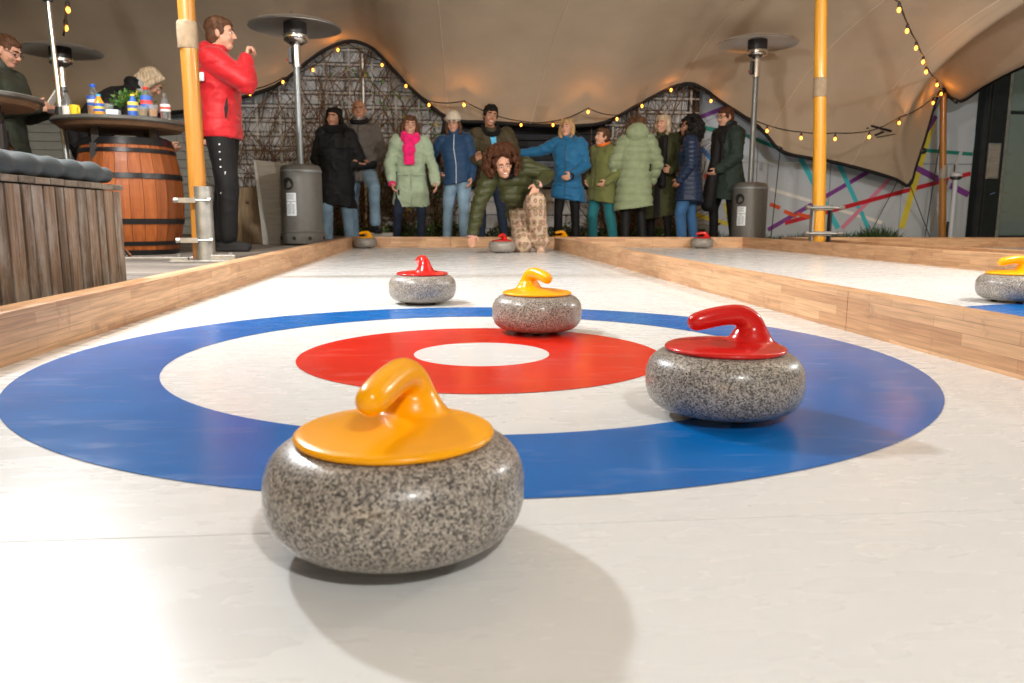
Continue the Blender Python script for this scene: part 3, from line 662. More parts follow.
# creepers
def creeper(label, x0, x1, n, zmax, leaves=0, ymat='leaf', seed=0):
    rg = random.Random(seed); cx = (x0+x1)/2
    t = thing('creeper', label, 'creeper', (cx, YB-.16, 0), 0, 'dry creepers on the wall')
    b = MB(); L = MB()
    for i in range(n):
        x = rg.uniform(x0, x1)-cx; z = rg.choice([0, 0, rg.uniform(.3, zmax*.8)]); y = rg.uniform(-.10, .02); pts = []; rad = []
        m = rg.randint(10, 22); a = rg.uniform(-.5, .5); r0 = rg.uniform(.004, .011)
        for k in range(m):
            pts.append((x, y, z)); rad.append(r0*(1-.7*k/m)); a += rg.uniform(-.55, .55); a *= .9
            st = rg.uniform(.06, .15); x += math.sin(a)*st; z += math.cos(a)*st*(1 if z < zmax else -1); y = max(-.16, min(.02, y+rg.uniform(-.03, .03)))
            if leaves and rg.random() < leaves:
                c = Vector((x, y-.02, z)); s = rg.uniform(.018, .04)
                u = Vector((rg.gauss(0, 1), rg.gauss(0, .5), rg.gauss(0, 1))).normalized(); w = u.cross(Vector((rg.gauss(0, .5), 1, rg.gauss(0, .5)))).normalized()
                L.cur = 1 if rg.random() < .12 and ymat == 'leaf' else 0
                L.add([c-u*s, c+w*s*.6, c+u*s, c-w*s*.6], [(0, 1, 2, 3)])
        b.tube(pts, rad, 5, False)
    setp(b.build('twigs', M['twig'], t, smooth=True, fix=False), kind='stuff')
    if leaves and L.f: setp(L.build('leaves', [M[ymat], M['leaf_y']], t, fix=False), kind='stuff')
creeper('dense dry brown creeper on the lattice between the left heater and the couple', -2.7, -1.0, 290, 2.7, .03, 'leaf_dry', 1)
creeper('leafy green and yellow creeper hanging right of the left tent arch', -1.05, -.15, 70, 2.4, .22, 'leaf', 2)
creeper('thin bare creeper on the lattice behind the man in red', -3.15, -2.5, 50, 1.9, .03, 'leaf_dry', 3)
creeper('dark dry creeper on the wall behind the two women in green coats', 2.5, 3.75, 230, 2.3, .02, 'leaf_dry', 4)
creeper('sparse creeper with small leaves behind the woman in the mint coat', -.6, .2, 40, 1.4, .15, 'leaf', 5)
# low plants
def plant(label, x, y, w, h, n, mats, seed, group='low plants along the wall', blade=False, z0=-.05):
    rg = random.Random(seed); t = thing('shrub', label, 'plant', (x, y, z0), 0, group); b = MB(); st = MB()
    for i in range(n):
        r = math.sqrt(rg.random()); a = rg.uniform(0, 2*PI); px, py = r*w*math.cos(a), r*.16*math.sin(a); hz = h*(.25+.75*rg.random())*(1-.35*r*r)
        b.cur = 0 if rg.random() < .8 else 1
        if blade:
            d = Vector((rg.gauss(0, .5), rg.gauss(0, .3), 1)).normalized(); s = Vector((rg.uniform(-1, 1), rg.uniform(-1, 1), 0)).normalized()*.007
            c = Vector((px, py, 0)); m = c+d*hz*.6; e = c+d*hz+Vector((d.x*.06, 0, -.02)); b.add([c-s, c+s, m+s, m-s, e], [(0, 1, 2, 3), (3, 2, 4)])
        else:
            c = Vector((px, py, hz)); s = rg.uniform(.018, .042); u = Vector((rg.gauss(0, 1), rg.gauss(0, 1), rg.gauss(0, .7))).normalized(); v = u.cross(Vector((rg.gauss(0, 1), rg.gauss(0, 1), rg.gauss(0, 1)))).normalized()
            b.add([c-u*s, c+v*s*.5, c+u*s, c-v*s*.5], [(0, 1, 2, 3)])
            if i % 12 == 0: st.tube([(px*.6, py*.6, 0), (px, py, hz)], .004, 4, False)
    setp(b.build('leaves', [M[q] for q in mats], t, fix=False), kind='stuff')
    if st.f: setp(st.build('stems', M['twig'], t, fix=False), kind='stuff')
for i, (x, w, h, wh) in enumerate([(-2.7, .4, .35, 'behind the man in red trousers side'), (-1.95, .35, .38, 'behind the grey leaning board'), (-1.15, .4, .3, 'behind the couple'), (-.5, .42, .34, 'behind the woman in the mint coat'), (.1, .4, .36, 'between the mint coat and the blue jacket'), (.9, .4, .3, 'behind the kneeling woman'), (1.75, .36, .34, 'behind the woman in the blue coat'), (2.45, .36, .3, 'behind the boy in the moss parka'), (3.0, .36, .3, 'behind the long olive coat'), (3.5, .3, .3, 'behind the navy puffer coat')]):
    if i == 0: wh = 'left of the leaning boards'
    plant('dark low shrub at the wall foot '+wh, x*1.08, 11.7, w, h, 520, ('leaf_d', 'leaf'), 20+i)
for i, (x, w, h, wh) in enumerate([(3.95, .42, .34, 'beside the navy coat'), (4.75, .4, .24, 'just right of the right heater'), (5.5, .5, .26, 'behind the yellow tent pole'), (6.2, .5, .30, 'below the low tent corner'), (6.7, .35, .42, 'left of the far pole'), (7.5, .5, .16, 'right of the far right pole')]):
    plant('grassy plant at the foot of the striped wall '+wh, x*1.03, 11.8, w, h, 700, ('leaf_d', 'leaf'), 40+i, 'grassy plants at the striped wall', True)

# left cladding behind the deck
cl = thing('clad_wall', 'grey horizontal clad wall behind the deck at the left', 'wall', (-5.45, 11.9, 0))
q = MB(); q.box((0, 0, 0), (4.5, .03, .112)); me = q.mesh('cladding_board', M['clad'])
for k in range(19): link_mesh('cladding_board', me, cl, (0, 0, .16+k*.12), (R(6), 0, 0))
b = MB(); b.box((0, .06, 1.1), (4.5, .05, 2.3)); b.build('backing', M['mortar'], cl)
q = MB(); q.box((0, 0, 0), (.07, .06, 2.2)); me = q.mesh('upright_post', M['galv'])
for x in (-1.5, -.6, .35, .62, 1.35, 2.2): link_mesh('upright_post', me, cl, (x, -.06, 1.1))
b = MB(); b.box((0, .02, 2.9), (6, .05, 1.1)); b.build('upper_panel', M['black'], cl)

# striped wall -----------------------------------------------------------
YM = 12.2
mu = thing('striped_wall', 'white panelled wall painted with crossing coloured stripes at the right', 'wall', (3.8, YM, 0))
for i, (x0, x1) in enumerate([(3.8, 5.02), (5.03, 6.25), (6.26, 7.48), (7.49, 8.66)]):
    for z0, z1 in ((-.05, 1.245), (1.253, 2.5), (2.508, 3.7)):
        b = MB(); b.box(((x0+x1)/2-3.8, .03, (z0+z1)/2), (x1-x0, .06, z1-z0)); b.build('wall_panel', M['mural'], mu, bevel=.003, seg=1)
STRIPES = [('purple', 3.9, 1.87, 4.61, 2.14, .079), ('red', 4.49, 2.08, 4.61, 1.62, .095), ('red', 4.37, 1.88, 4.57, 1.92, .095), ('teal', 4.06, 1.78, 4.62, 1.68, .079), ('blue', 4.09, 1.46, 4.31, 1.25, .079), ('orange', 4.16, 1.04, 4.33, .93, .079), ('yellow', 3.96, .44, 4.71, .24, .079), ('yellow', 4.52, .6, 4.62, .27, .063), ('purple', 5.26, .18, 6.88, 1.11, .079), ('white', 5.26, .83, 7.19, .3, .063), ('cyan', 5.73, 1.32, 6.44, .21, .095), ('cyan', 6.37, 1.25, 6.96, .21, .079), ('pink', 7.28, 1.02, 6.51, .21, .079), ('red', 5.54, .29, 8.64, 1.10, .079), ('orange', 5.27, .59, 5.44, .53, .07), ('orange', 5.51, .48, 5.72, .4, .07), ('orange', 5.73, .44, 6.04, .36, .07), ('yellow', 7.93, 1.97, 7.53, .21, .111), ('purple', 7.63, 1.21, 8.64, .76, .111), ('purple', 7.64, 1.44, 7.96, 2.0, .079), ('teal', 7.72, 1.47, 8.64, 1.41, .063), ('pale', 8.46, 1.51, 8.05, .18, .063), ('purple', 5.0, 2.2, 5.9, 3.0, .08), ('teal', 4.7, 1.7, 5.4, 1.45, .06)]
for i, (c, x0, z0, x1, z1, w) in enumerate(STRIPES):
    a = Vector((x0-3.8, 0, z0)); e = Vector((x1-3.8, 0, z1)); d = (e-a).normalized(); p = Vector((-d.z, 0, d.x))*w*.43; yy = -.003-.0006*i
    b = MB(); b.add([q+Vector((0, yy, 0)) for q in (a-p, e-p, e+p, a+p)]+[q+Vector((0, -.0005, 0)) for q in (a-p, e-p, e+p, a+p)], [(0, 1, 2, 3), (4, 5, 1, 0), (5, 6, 2, 1), (6, 7, 3, 2), (7, 4, 0, 3)])
    b.build('stripe', STR[c], mu, fix=False)
# glass building
gb = thing('glass_building', 'dark framed glass building at the far right edge', 'building', (8.7, YM, 0))
b = MB(); b.box((.14, -.1, 1.8), (.26, .35, 3.8)); b.box((.0, -.2, 1.8), (.05, .1, 3.8)); b.build('pillar', M['frame_dark'], gb, bevel=.01)
b = MB(); b.box((.10, -.30, 1.28), (.20, .04, .56)); b.build('meter_cabinet', M['galv'], gb, bevel=.008)
b = MB(); b.box((.10, -.325, 1.28), (.15, .012, .50)); b.build('cabinet_door', M['board_grey'], gb, bevel=.004)
b = MB(); b.tube([(.08, -.32, .75), (.16, -.32, .78)], .02, 8); b.build('handle', M['chrome'], gb, auto=40)
b = MB(); b.box((.34, -.2, 1.8), (.05, .06, 3.8)); b.build('frame_post', M['galv'], gb, bevel=.004)
b = MB(); b.box((1.6, -.2, 1.8), (2.45, .012, 3.7)); b.build('glass_pane', M['pane'], gb)
b = MB(); b.box((1.6, -.2, 2.05), (2.45, .05, .05)); b.box((1.6, -.2, .03), (2.45, .07, .14)); b.build('crossbar', M['frame_dark'], gb)
b = MB(); b.box((1.7, 2.2, 1.8), (4.2, .05, 3.8)); b.box((3.2, 1, 1.8), (.05, 2.6, 3.8)); b.box((1.7, 1, 3.6), (4.2, 2.6, .05)); b.box((1.7, 1, .02), (4.2, 2.6, .05)); b.build('room', M['interior'], gb)
for z in (.5, .85, 1.2, 1.55): b = MB(); b.box((1.1, 1.6, z), (1.3, .3, .04)); b.build('shelf', M['board_brown'], gb)
b = MB(); b.box((.75, 1.2, 1.75), (.35, .02, .28)); b.build('light_spot', emis('light_spot_glow', (.25, .5, .65), .8), gb)  # added glowing panel standing in for a light spot behind the glass
# bollard lamp
bo = thing('bollard_lamp', 'slim white bollard lamp with round cap right of the far right pole', 'lamp post', (7.78, 11.3, -.05))
MB().lathe([(.035, 0), (.035, 1.0)], n=14).build('post', M['mural'], bo, auto=40)
MB().lathe([(.05, 1.0), (.08, 1.02), (.08, 1.05)], n=18).build('lamp_ring', M['black_m'], bo, auto=40)
MB().lathe([(.085, 1.05), (.085, 1.09), (.03, 1.12)], n=18).build('cap', M['mural'], bo, auto=40)

# ================================================================ curling stones
prof = [(.001, .010), (.062, .010), (.066, .007), (.072, .007), (.078, .011)]
for k in range(25):
    t = -PI/2 + PI*k/24*.97; e = .80
    ca, sa = math.cos(t), math.sin(t)
    prof.append((.078+.062*abs(ca)**e if ca > 0 else .078, .067+.056*math.copysign(abs(sa)**e, sa)))
prof += [(.074, .1235), (.001, .1235)]
me_body = MB().lathe(prof, n=96, cap=False).mesh('stone_body', M['granite'], True)
q = MB(); q.lathe([(.001, .1205), (.104, .1205), (.1075, .1225), (.1085, .1255), (.107, .1285), (.102, .1305), (.07, .1355), (.03, .139), (.001, .139)], n=72, cap=False)
# gooseneck grip on the plate: the neck rises on the +X side, the grip runs back over the middle
ng = [((.050, 0, .128), .040), ((.050, 0, .138), .034), ((.050, 0, .150), .0290), ((.048, 0, .163), .0255), ((.041, 0, .1755), .0220), ((.026, 0, .1838), .0196), ((.004, 0, .1845), .0184), ((-.020, 0, .1815), .0182), ((-.044, 0, .1765), .0180), ((-.060, 0, .1725), .0166)]
ngf = [tuple(v) for v in np.array([np.interp(np.linspace(0, 9, 55), range(10), [ng[i][0][a] if a < 3 else ng[i][1] for i in range(10)]) for a in range(4)]).T]
ngf = [tuple(np.mean([ngf[min(max(i+o, 0), 54)] for o in range(-3, 4)], axis=0)) for i in range(55)]
q.path([v[:3] for v in ngf], [v[3] for v in ngf], 28)
q.lathe([(.001, .124), (.059, .124), (.058, .1275), (.052, .1305), (.0455, .1345), (.0395, .140), (.0345, .147), (.0305, .155), (.001, .156)], (.049, 0, 0), 48, False)

def hd(co, no): return co
me_h = {k: None for k in 'yr'}
base_h = remesh(q, .0019, 42, None, [M['yellow_p']], 'handle')
me_h['y'] = base_h; me_h['r'] = base_h.copy(); me_h['r'].materials.clear(); me_h['r'].materials.append(M['red_p'])
me_f = MB().lathe([(.001, 0), (.011, 0), (.013, .003), (.013, .012)], n=14, cap=False).mesh('sliding_foot', M['rubber'], True)
def stone(x, y, kind, face, label, z=0, tilt=0):
    t = thing('curling_stone', label, 'curling stone', (x, y, z), face, 'granite curling stones')
    link_mesh('granite_body', me_body, t); link_mesh('handle', me_h[kind], t)
    for k in range(3):
        a = 2*PI*k/3+.5; link_mesh('sliding_foot', me_f, t, (.060*math.cos(a), .060*math.sin(a), 0))
    return t
# face = rotation; grip tip points towards local -X
def ang(dx, dy): return math.atan2(dy, dx)+PI
stone(-.053, .815, 'y', ang(-.34, -.94), 'granite curling stone with yellow handle, the largest and nearest one at the front')
stone(.506, 1.331, 'r', ang(-1, -.12), 'large granite curling stone with red handle on the right of the blue ring')
stone(.292, 2.373, 'y', ang(.42, -.9), 'granite curling stone with yellow handle standing on the far part of the red ring')
stone(-.084, 3.231, 'r', ang(-.25, .97), 'granite curling stone with red handle just beyond the blue ring')
stone(.612, 7.95, 'r', ang(-.5, -.9), 'small far curling stone with red handle in front of the kneeling woman')
stone(-.90, 9.22, 'y', ang(-1, .1), 'small far curling stone with yellow handle in the far left corner of the rink')
stone(1.50, 9.80, 'y', ang(-1, 0), 'curling stone with yellow handle behind the end rail, right of the kneeling woman')
stone(3.14, 9.18, 'r', ang(-1, .1), 'small far curling stone with red handle at the far end of the second rink')
stone(2.469, 3.143, 'y', ang(-1, .05), 'curling stone with yellow handle on the second rink, cut by the right edge')

# ================================================================ planter bench
XB = -1.84
bn = thing('wooden_bench', 'weathered grey plank box bench on the deck at the left edge', 'bench', (XB*.68, 3.3*.68, .0793)); bn.scale = (.68, .68, .68)
b = MB(); b.box((-.30, -.2, .27), (.50, 3.0, .53)); b.build('core', M['mortar'], bn)
ys = 1.40; rg = random.Random(5); wcy = [.11, .12, .085, .125, .10, .12, .09]
k = 0; yy = 1.40
while yy > -1.6:
    w = wcy[k % 7]+rg.uniform(-.008, .008); q = MB(); q.box((0, 0, 0), (.022, w-.016, .545)); o = q.build('front_plank', M['bench'], bn, bevel=.002, seg=1); o.location = (-.012+rg.uniform(-.002, .003), yy-w/2, .273); yy -= w; k += 1
xx = -.035
while xx > -.56:
    q = MB(); q.box((0, 0, 0), (.1, .022, .545)); o = q.build('end_plank', M['bench'], bn, bevel=.002, seg=1); o.location = (xx-.05, 1.39, .273); xx -= .108
yy = 1.415; k = 0
while yy > -1.6:
    w = .14; q = MB(); q.box((0, 0, 0), (.60, w-.007, .030)); o = q.build('lid_board', M['bench_top'], bn, bevel=.003, seg=1); o.location = (-.29, yy-w/2, .568+rg.uniform(-.001, .001)); yy -= w
q = MB()
def cush(co, no):
    co = co.copy(); f = sines(4, 12, 30, 8)
    yy = co[:, 1]; ph = (yy*2*PI/.23)
    puff = .5+.5*np.cos(ph); co += no*(.012*puff-.006)[:, None] + no*(f(co*np.array([.6, 1.6, .6]))*.0065)[:, None]
    return co
q.box((0, 0, 0), (.50, 2.75, .085))
for x in (-.24, .24): q.capsule((x, -1.36, 0), (x, 1.34, 0), .052, .050, 14)
for yv in np.arange(-1.3, 1.3, .23): q.ell((0, yv, .02), (.25, .13, .062))
q.ell((0, 1.34, -.005), (.23, .12, .04))
cu = link_mesh('seat_cushion', remesh(q, .014, 6, cush, [M['cushion']], 'seat_cushion')); cu.location = ((XB-.29)*.68, 3.28*.68, .354+(.585-.354)*.68); cu.scale = (.68, .68, .68)
setp(cu, 'long dark grey tufted cushion lying on the plank bench', 'cushion')

# ================================================================ barrels
def barrel(label, x, y, z, h, r0, r1, group='oak barrels'):
    t = thing('oak_barrel', label, 'barrel', (x, y, z), .1, group); n = 26
    def rad(s): return r0+(r1-r0)*(1-(2*s-1)**2)
    q = MB(); vs = []; K = 10
    for k in range(K+1):
        s = k/K; r = rad(s); w = PI/n*.965
        for rr in (r-.022, r):
            for a in (-w, w): vs.append((rr*math.cos(a), rr*math.sin(a), s*h))
        # slight crown
    fs = []
    for k in range(K):
        a = 4*k; c = a+4; fs += [(a+2, a+3, c+3, c+2), (a, c, c+1, a+1), (a, a+2, c+2, c), (a+1, c+1, c+3, a+3)]
    fs += [(0, 1, 3, 2), (4*K, 4*K+2, 4*K+3, 4*K+1)]
    q.add(vs, fs); me = q.mesh('stave', M['stave'])
    bm = bmesh.new(); bm.from_mesh(me); bmesh.ops.recalc_face_normals(bm, faces=bm.faces); bm.to_mesh(me); bm.free()
    for k in range(n): link_mesh('stave', me, t, None, (0, 0, 2*PI*k/n))
    for s0, s1 in ((0, .045), (.085, .12), (.27, .315), (.655, .70), (.875, .91), (.94, 1.0)):
        q = MB(); q.lathe([(rad(s0)+.001, s0*h), (rad(s0)+.006, s0*h), (rad(s1)+.006, s1*h), (rad(s1)+.001, s1*h)], n=52, cap=False)
        q.build('hoop', M['hoop'], t, auto=40)
    q = MB(); q.lathe([(.001, 0), (rad(0)-.02, 0), (rad(0)-.02, .02), (.001, .02)], (0, 0, h*.96), 40, False); q.build('barrel_head', M['stave'], t)
    q = MB(); q.lathe([(.001, 0), (rad(0)-.03, 0), (rad(0)-.03, .02), (.001, .02)], (0, 0, .02), 40, False); q.build('inner_core', M['mortar'], t)
    return t
def table(label, x, y, z, r, under):
    t = thing('barrel_table_top', label, 'table top', (x, y, z), 0, 'round table tops on barrels')
    MB().lathe([(.001, -.004), (r-.012, -.004), (r, .006), (r, .022), (r-.006, .028), (.001, .028)], n=64, cap=False).build('tabletop', M['tabletop'], t, auto=35)
    MB().lathe([(.001, -.03), (r-.05, -.03), (r-.02, -.0045), (.001, -.0045)], n=64, cap=False).build('under_board', M['table_under'], t, auto=35)
    for a in (-1.9, -.3, 1.2, 2.8):
        b = MB(); b.box((.25*math.cos(a), .25*math.sin(a), -.11), (.05, .05, .16)); b.box((.275*math.cos(a), .275*math.sin(a), -.21), (.045, .045, .14)); b.build('support_bracket', M['black_m'], t, bevel=.003)
    return t
BX, BY = -2.22, 5.85
barrel('orange oak barrel with black hoops carrying the drinks table, behind the bench', BX, BY, .09, .80, .285, .352)
TZ = 1.015
table('round dark table top with drinks and a plant on the nearer oak barrel', BX-.02, BY-.02, TZ-.028, .44, 0)
barrel('oak barrel under the empty table top at the left edge', -3.02, 5.20, .09, .80, .285, .352)
table('empty round dark table top at the left edge before the woman with a phone', -2.80, 4.92, 1.02, .44, 0)

# drinks --------------------------------------------------------------------
def bottle(name, label, x, y, h, r, glassm, liq, cap, labm, lab=(.3, .6), cat='bottle', z=TZ+.001, neck=.35, lab2=None, fill=.5):
    t = thing(name, label, cat, (x, y, z), random.uniform(0, 6), 'bottles on and around the table')
    s = 1-neck
    MB().lathe([(r*.6, 0), (r*.95, .004), (r, .012), (r, h*s*.96), (r*.93, h*s), (r*.45, h*(s+neck*.55)), (r*.36, h*.93), (r*.36, h*.935)], n=20).build('bottle_body', M[glassm], t, auto=50)
    if liq: MB().lathe([(r*.55, .003), (r*.9, .012), (r*.93, h*s*.5), (r*.93, h*s*fill*1.3), (.001, h*s*fill*1.3+.001)], n=20).build('drink', M[liq], t, auto=50)
    MB().lathe([(r*.42, h*.915), (r*.44, h*.92), (r*.44, h*.99), (r*.38, h)], n=16).build('bottle_cap', M[cap], t, auto=40)
    MB().lathe([(r*1.015, h*lab[0]), (r*1.02, h*lab[0]+.001), (r*1.02, h*lab[1])], n=20, cap=False).build('bottle_label', M[labm], t, smooth=True, fix=False)
    if lab2: MB().lathe([(r*1.025, h*(lab[0]+.3*(lab[1]-lab[0]))), (r*1.025, h*(lab[0]+.62*(lab[1]-lab[0])))], n=20, cap=False).build('label_band', M[lab2], t, smooth=True, fix=False)
    return t
def px_on(x, yoff): return (x, BY+yoff)
bottle('bottle', 'small amber bottle with white label at the left end of the drinks table', -2.55, 5.72, .19, .030, 'glass', 'amber', 'black_m', 'lab_white', (.05, .45))
bottle('bottle', 'tall bottle of orange drink with blue cap and blue label on the drinks table', -2.43, 5.86, .255, .042, 'glass', 'orange_liq', 'cap_blue', 'lab_blue', (.42, .68), lab2='lab_white')
bottle('bottle', 'short juice bottle with light blue cap beside the tall orange one', -2.33, 5.70, .165, .036, 'orange_liq', None, 'cap_cyan', 'lab_blue', (.30, .62), lab2='lab_yel')
bottle('bottle', 'yellow capped bottle with yellow and blue label right of the plant', -2.07, 5.60, .155, .034, 'lab_blue', None, 'cap_yel', 'lab_yel', (.28, .66), lab2='lab_blue', neck=.4)
bottle('bottle', 'red capped bottle with blue and red label on the drinks table', -2.01, 5.68, .215, .038, 'glass', 'cola', 'cap_red', 'lab_blue', (.35, .72), lab2='lab_red', fill=.3)
bottle('bottle', 'clear bottle with small white label at the right end of the drinks table', -1.92, 5.78, .19, .034, 'glass', None, 'glass', 'lab_white', (.35, .6), lab2='lab_red')
bottle('bottle', 'blue capped water bottle standing right of the right heater', 3.86, 9.78, .30, .042, 'glass', 'cola', 'cap_blue', 'lab_blue', (.2, .6), z=-.02)
bottle('bottle', 'red and blue labelled bottle standing left of the yellow tent pole', 4.03, 9.86, .25, .048, 'glass', 'cola', 'cap_blue', 'lab_red', (.3, .6), z=-.02, lab2='lab_blue')
def cup(label, x, y, h, r, mt, liq=None, handle=False, name='drinking_glass', cat='glass'):
    t = thing(name, label, cat, (x, y, TZ+.001), -.6)
    MB().lathe([(.001, 0), (r*.8, 0), (r*.82, .002), (r, h), (r*.93, h), (r*.75, .006), (.001, .006)], n=20, cap=False).build('cup_body', M[mt], t, auto=50)
    if liq: MB().lathe([(.001, .007), (r*.74, .007), (r*.84, h*.6), (.001, h*.6)], n=20, cap=False).build('drink', M[liq], t, auto=50)
    if handle: MB().tube([(r*.9, 0, h*.8), (r*1.5, 0, h*.72), (r*1.6, 0, h*.4), (r*.85, 0, h*.2)], .006, 8).build('cup_handle', M[mt], t, smooth=True)
cup('orange mug with a handle beside the small amber bottle', -2.475, 5.66, .085, .034, 'cap_yel', None, True, 'mug', 'mug')
cup('clear drinking glass left of the potted plant', -2.26, 5.68, .10, .032, 'glass')
cup('short amber glass at the right end of the drinks table', -1.985, 5.53, .07, .036, 'glass', 'amber')
cup('tumbler with orange drink at the right end of the drinks table', -1.93, 5.56, .085, .034, 'glass', 'orange_liq')
b = thing('napkin_box', 'small white box in front of the potted plant', 'box', (-2.20, 5.60, TZ+.001)); MB().box((0, 0, .025), (.08, .05, .05)).build('box_body', M['paper'], b, bevel=.003)
pt = thing('potted_plant', 'bushy green potted plant in the middle of the drinks table', 'plant', (-2.17, 5.84, TZ+.001))
MB().lathe([(.045, 0), (.06, .09), (.064, .09), (.064, .10), (.05, .10)], n=20).build('pot', M['black_m'], pt, auto=40)
rg = random.Random(3); L = MB(); S_ = MB()
for i in range(420):
    a = rg.uniform(0, 2*PI); e = rg.uniform(.15, 1.4); rr = rg.uniform(.05, .155); c = Vector((rr*math.cos(a)*math.cos(e)*1.15, rr*math.sin(a)*math.cos(e), .09+rr*math.sin(e)*.85)); s = rg.uniform(.010, .020)
    u = (c-Vector((0, 0, .08))).normalized()+Vector((rg.gauss(0, .5), rg.gauss(0, .5), rg.gauss(0, .3))); u.normalize(); v = u.cross(Vector((rg.gauss(0, 1), rg.gauss(0, 1), rg.gauss(0, 1)))).normalized()
    L.cur = 1 if rg.random() < .10 else 0
    L.add([c-u*s, c+v*s*.55, c+u*s, c-v*s*.55], [(0, 1, 2, 3)])
    if i % 10 == 0: S_.tube([(0, 0, .09), c*.6+Vector((0, 0, .03)), c], .0018, 4, False)
setp(L.build('leaves', [M['leaf'], M['leaf_y']], pt, fix=False), kind='stuff'); setp(S_.build('stems', M['leaf_d'], pt, fix=False), kind='stuff')

# ================================================================ patio heaters
def heater(label, x, y, z, rz, tall=2.2, hood=.41, sticker=True, sc=1.0):
    t = thing('patio_heater', label, 'patio heater', (x, y, z), rz, 'mushroom patio heaters'); t.scale = (sc, sc, sc)
    MB().lathe([(.001, .02), (.205, .02), (.21, .03), (.21, .115), (.2, .12), (.001, .12)], n=48, cap=False).build('base_drum', M['heater_grey'], t, auto=40)
    b = MB(); b.lathe([(.192, .12), (.192, .69), (.186, .73), (.165, .752), (.10, .762), (.001, .765)], n=56, cap=False); b.build('tank_housing', M['heater_grey'], t, auto=50)
    MB().lathe([(.195, .115), (.199, .12), (.199, .135), (.194, .14)], n=48, cap=False).build('lower_rim', M['heater_grey'], t, auto=40)
    MB().lathe([(.1935, .685), (.196, .69), (.196, .702), (.193, .706)], n=48, cap=False).build('upper_rim', M['heater_post'], t, auto=40)
    def patch(a0, a1, z0, z1, r, n=8):
        vs = []; 
        for i in range(n+1):
            a = a0+(a1-a0)*i/n
            for zz in (z0, z1): vs.append((r*math.sin(a), -r*math.cos(a), zz))
        return vs, [(2*i, 2*i+2, 2*i+3, 2*i+1) for i in range(n)]
    # round opening
    b = MB(); vs = [(0, 0, 0)]; A0 = -.62; n = 24
    vs = [( .1945*math.sin(A0+.052/.192*math.cos(2*PI*k/n)), -.1945*math.cos(A0+.052/.192*math.cos(2*PI*k/n)), .575+.052*math.sin(2*PI*k/n)) for k in range(n)]
    b.add(vs, [tuple(range(n))]); b.build('hand_hole', M['dark_hole'], t, fix=False)
    ringp = [(.195*math.sin(A0+.055/.192*math.cos(2*PI*k/n)), -.195*math.cos(A0+.055/.192*math.cos(2*PI*k/n)), .575+.055*math.sin(2*PI*k/n)) for k in range(n+1)]
    MB().tube(ringp, .004, 6, False).build('hole_rim', M['black_m'], t, smooth=True, fix=False)
    if sticker:
        for z0, z1 in ((.28, .41), (.415, .49)):
            b = MB(); b.add(*patch(-.75, -.22, z0, z1, .1935)); b.build('label_sticker', M['paper'], t, fix=False)
        b = MB()
        for k in range(9):
            z0 = .295+k*.011; b.add(*patch(-.70+.02*(k % 3), -.48+.03*(k % 2), z0, z0+.004, .1942)); b.add(*patch(-.44, -.28-.02*(k % 3), z0, z0+.004, .1942))
        for k in range(5): z0 = .432+k*.011; b.add(*patch(-.70, -.30-.03*(k % 3), z0, z0+.004, .1942))
        b.add(*patch(-.52, -.46, .392, .405, .1943)); b.build('printed_text', M['ink'], t, fix=False)
    for a in (-.35, .35, 1.2, -1.2):
        b = MB(); c = Vector((.2105*math.sin(a), -.2105*math.cos(a), .07)); b.tube([c, c*1.0+Vector((.004*math.sin(a), -.004*math.cos(a), 0))], .018, 12); b.build('vent_hole', M['dark_hole'], t)
    MB().lathe([(.031, .75), (.031, tall-.42)], n=20).build('post', M['heater_post'], t, auto=40)
    MB().lathe([(.042, tall-.43), (.042, tall-.24), (.052, tall-.235), (.052, tall-.225)], n=24).build('burner_neck', M['chrome'], t, auto=40)
    b = MB(); b.box((-.055, -.01, tall-.33), (.03, .06, .14)); b.build('control_box', M['black_m'], t, bevel=.004)
    b = MB(); b.ell((-.075, -.01, tall-.37), (.012, .012, .012)); b.build('knob', M['cap_red'], t, smooth=True)
    MB().lathe([(.05, tall-.235), (.105, tall-.205), (.112, tall-.195), (.112, tall-.16), (.116, tall-.157), (.116, tall-.150), (.108, tall-.145)], n=40).build('burner_bowl', M['chrome'], t, auto=35)
    MB().lathe([(.105, tall-.145), (.105, tall-.04), (.10, tall-.035)], n=40).build('burner_mesh', M['black_m'], t, auto=40)
    MB().lathe([(hood+.004, tall-.083), (hood, tall-.088), (hood-.05, tall-.055), (hood*.55, tall-.02), (.12, tall-.006), (.001, tall-.002), (.001, tall+.004), (.12, tall+.002), (hood*.55, tall-.012), (hood-.05, tall-.047), (hood+.004, tall-.078)], n=64, cap=False).build('reflector_hood', M['hood'], t, auto=60)
    MB().lathe([(.001, tall+.004), (.09, tall+.003), (.09, tall+.012), (.001, tall+.02)], n=24, cap=False).build('hood_cap', M['chrome'], t, auto=40)
    for k in range(3):
        a = 2*PI*k/3+.4; MB().tube([(.16*math.cos(a), .16*math.sin(a), tall-.01), (.16*math.cos(a), .16*math.sin(a), tall+.02)], .008, 6).build('hood_screw', M['chrome'], t, smooth=True)
    return t
heater('tall grey mushroom patio heater between the leaning board and the couple', -1.335, 7.66, .09, .12, 2.08, .42)
heater('tall grey mushroom patio heater at the right in front of the person in dark green', 3.96, 9.80, -.05, -.35, 2.33, .43, True, 1.14)
heater('mushroom patio heater at top left behind the woman with a phone', -3.90, 8.7, .09, .4, 2.02, .40, False)

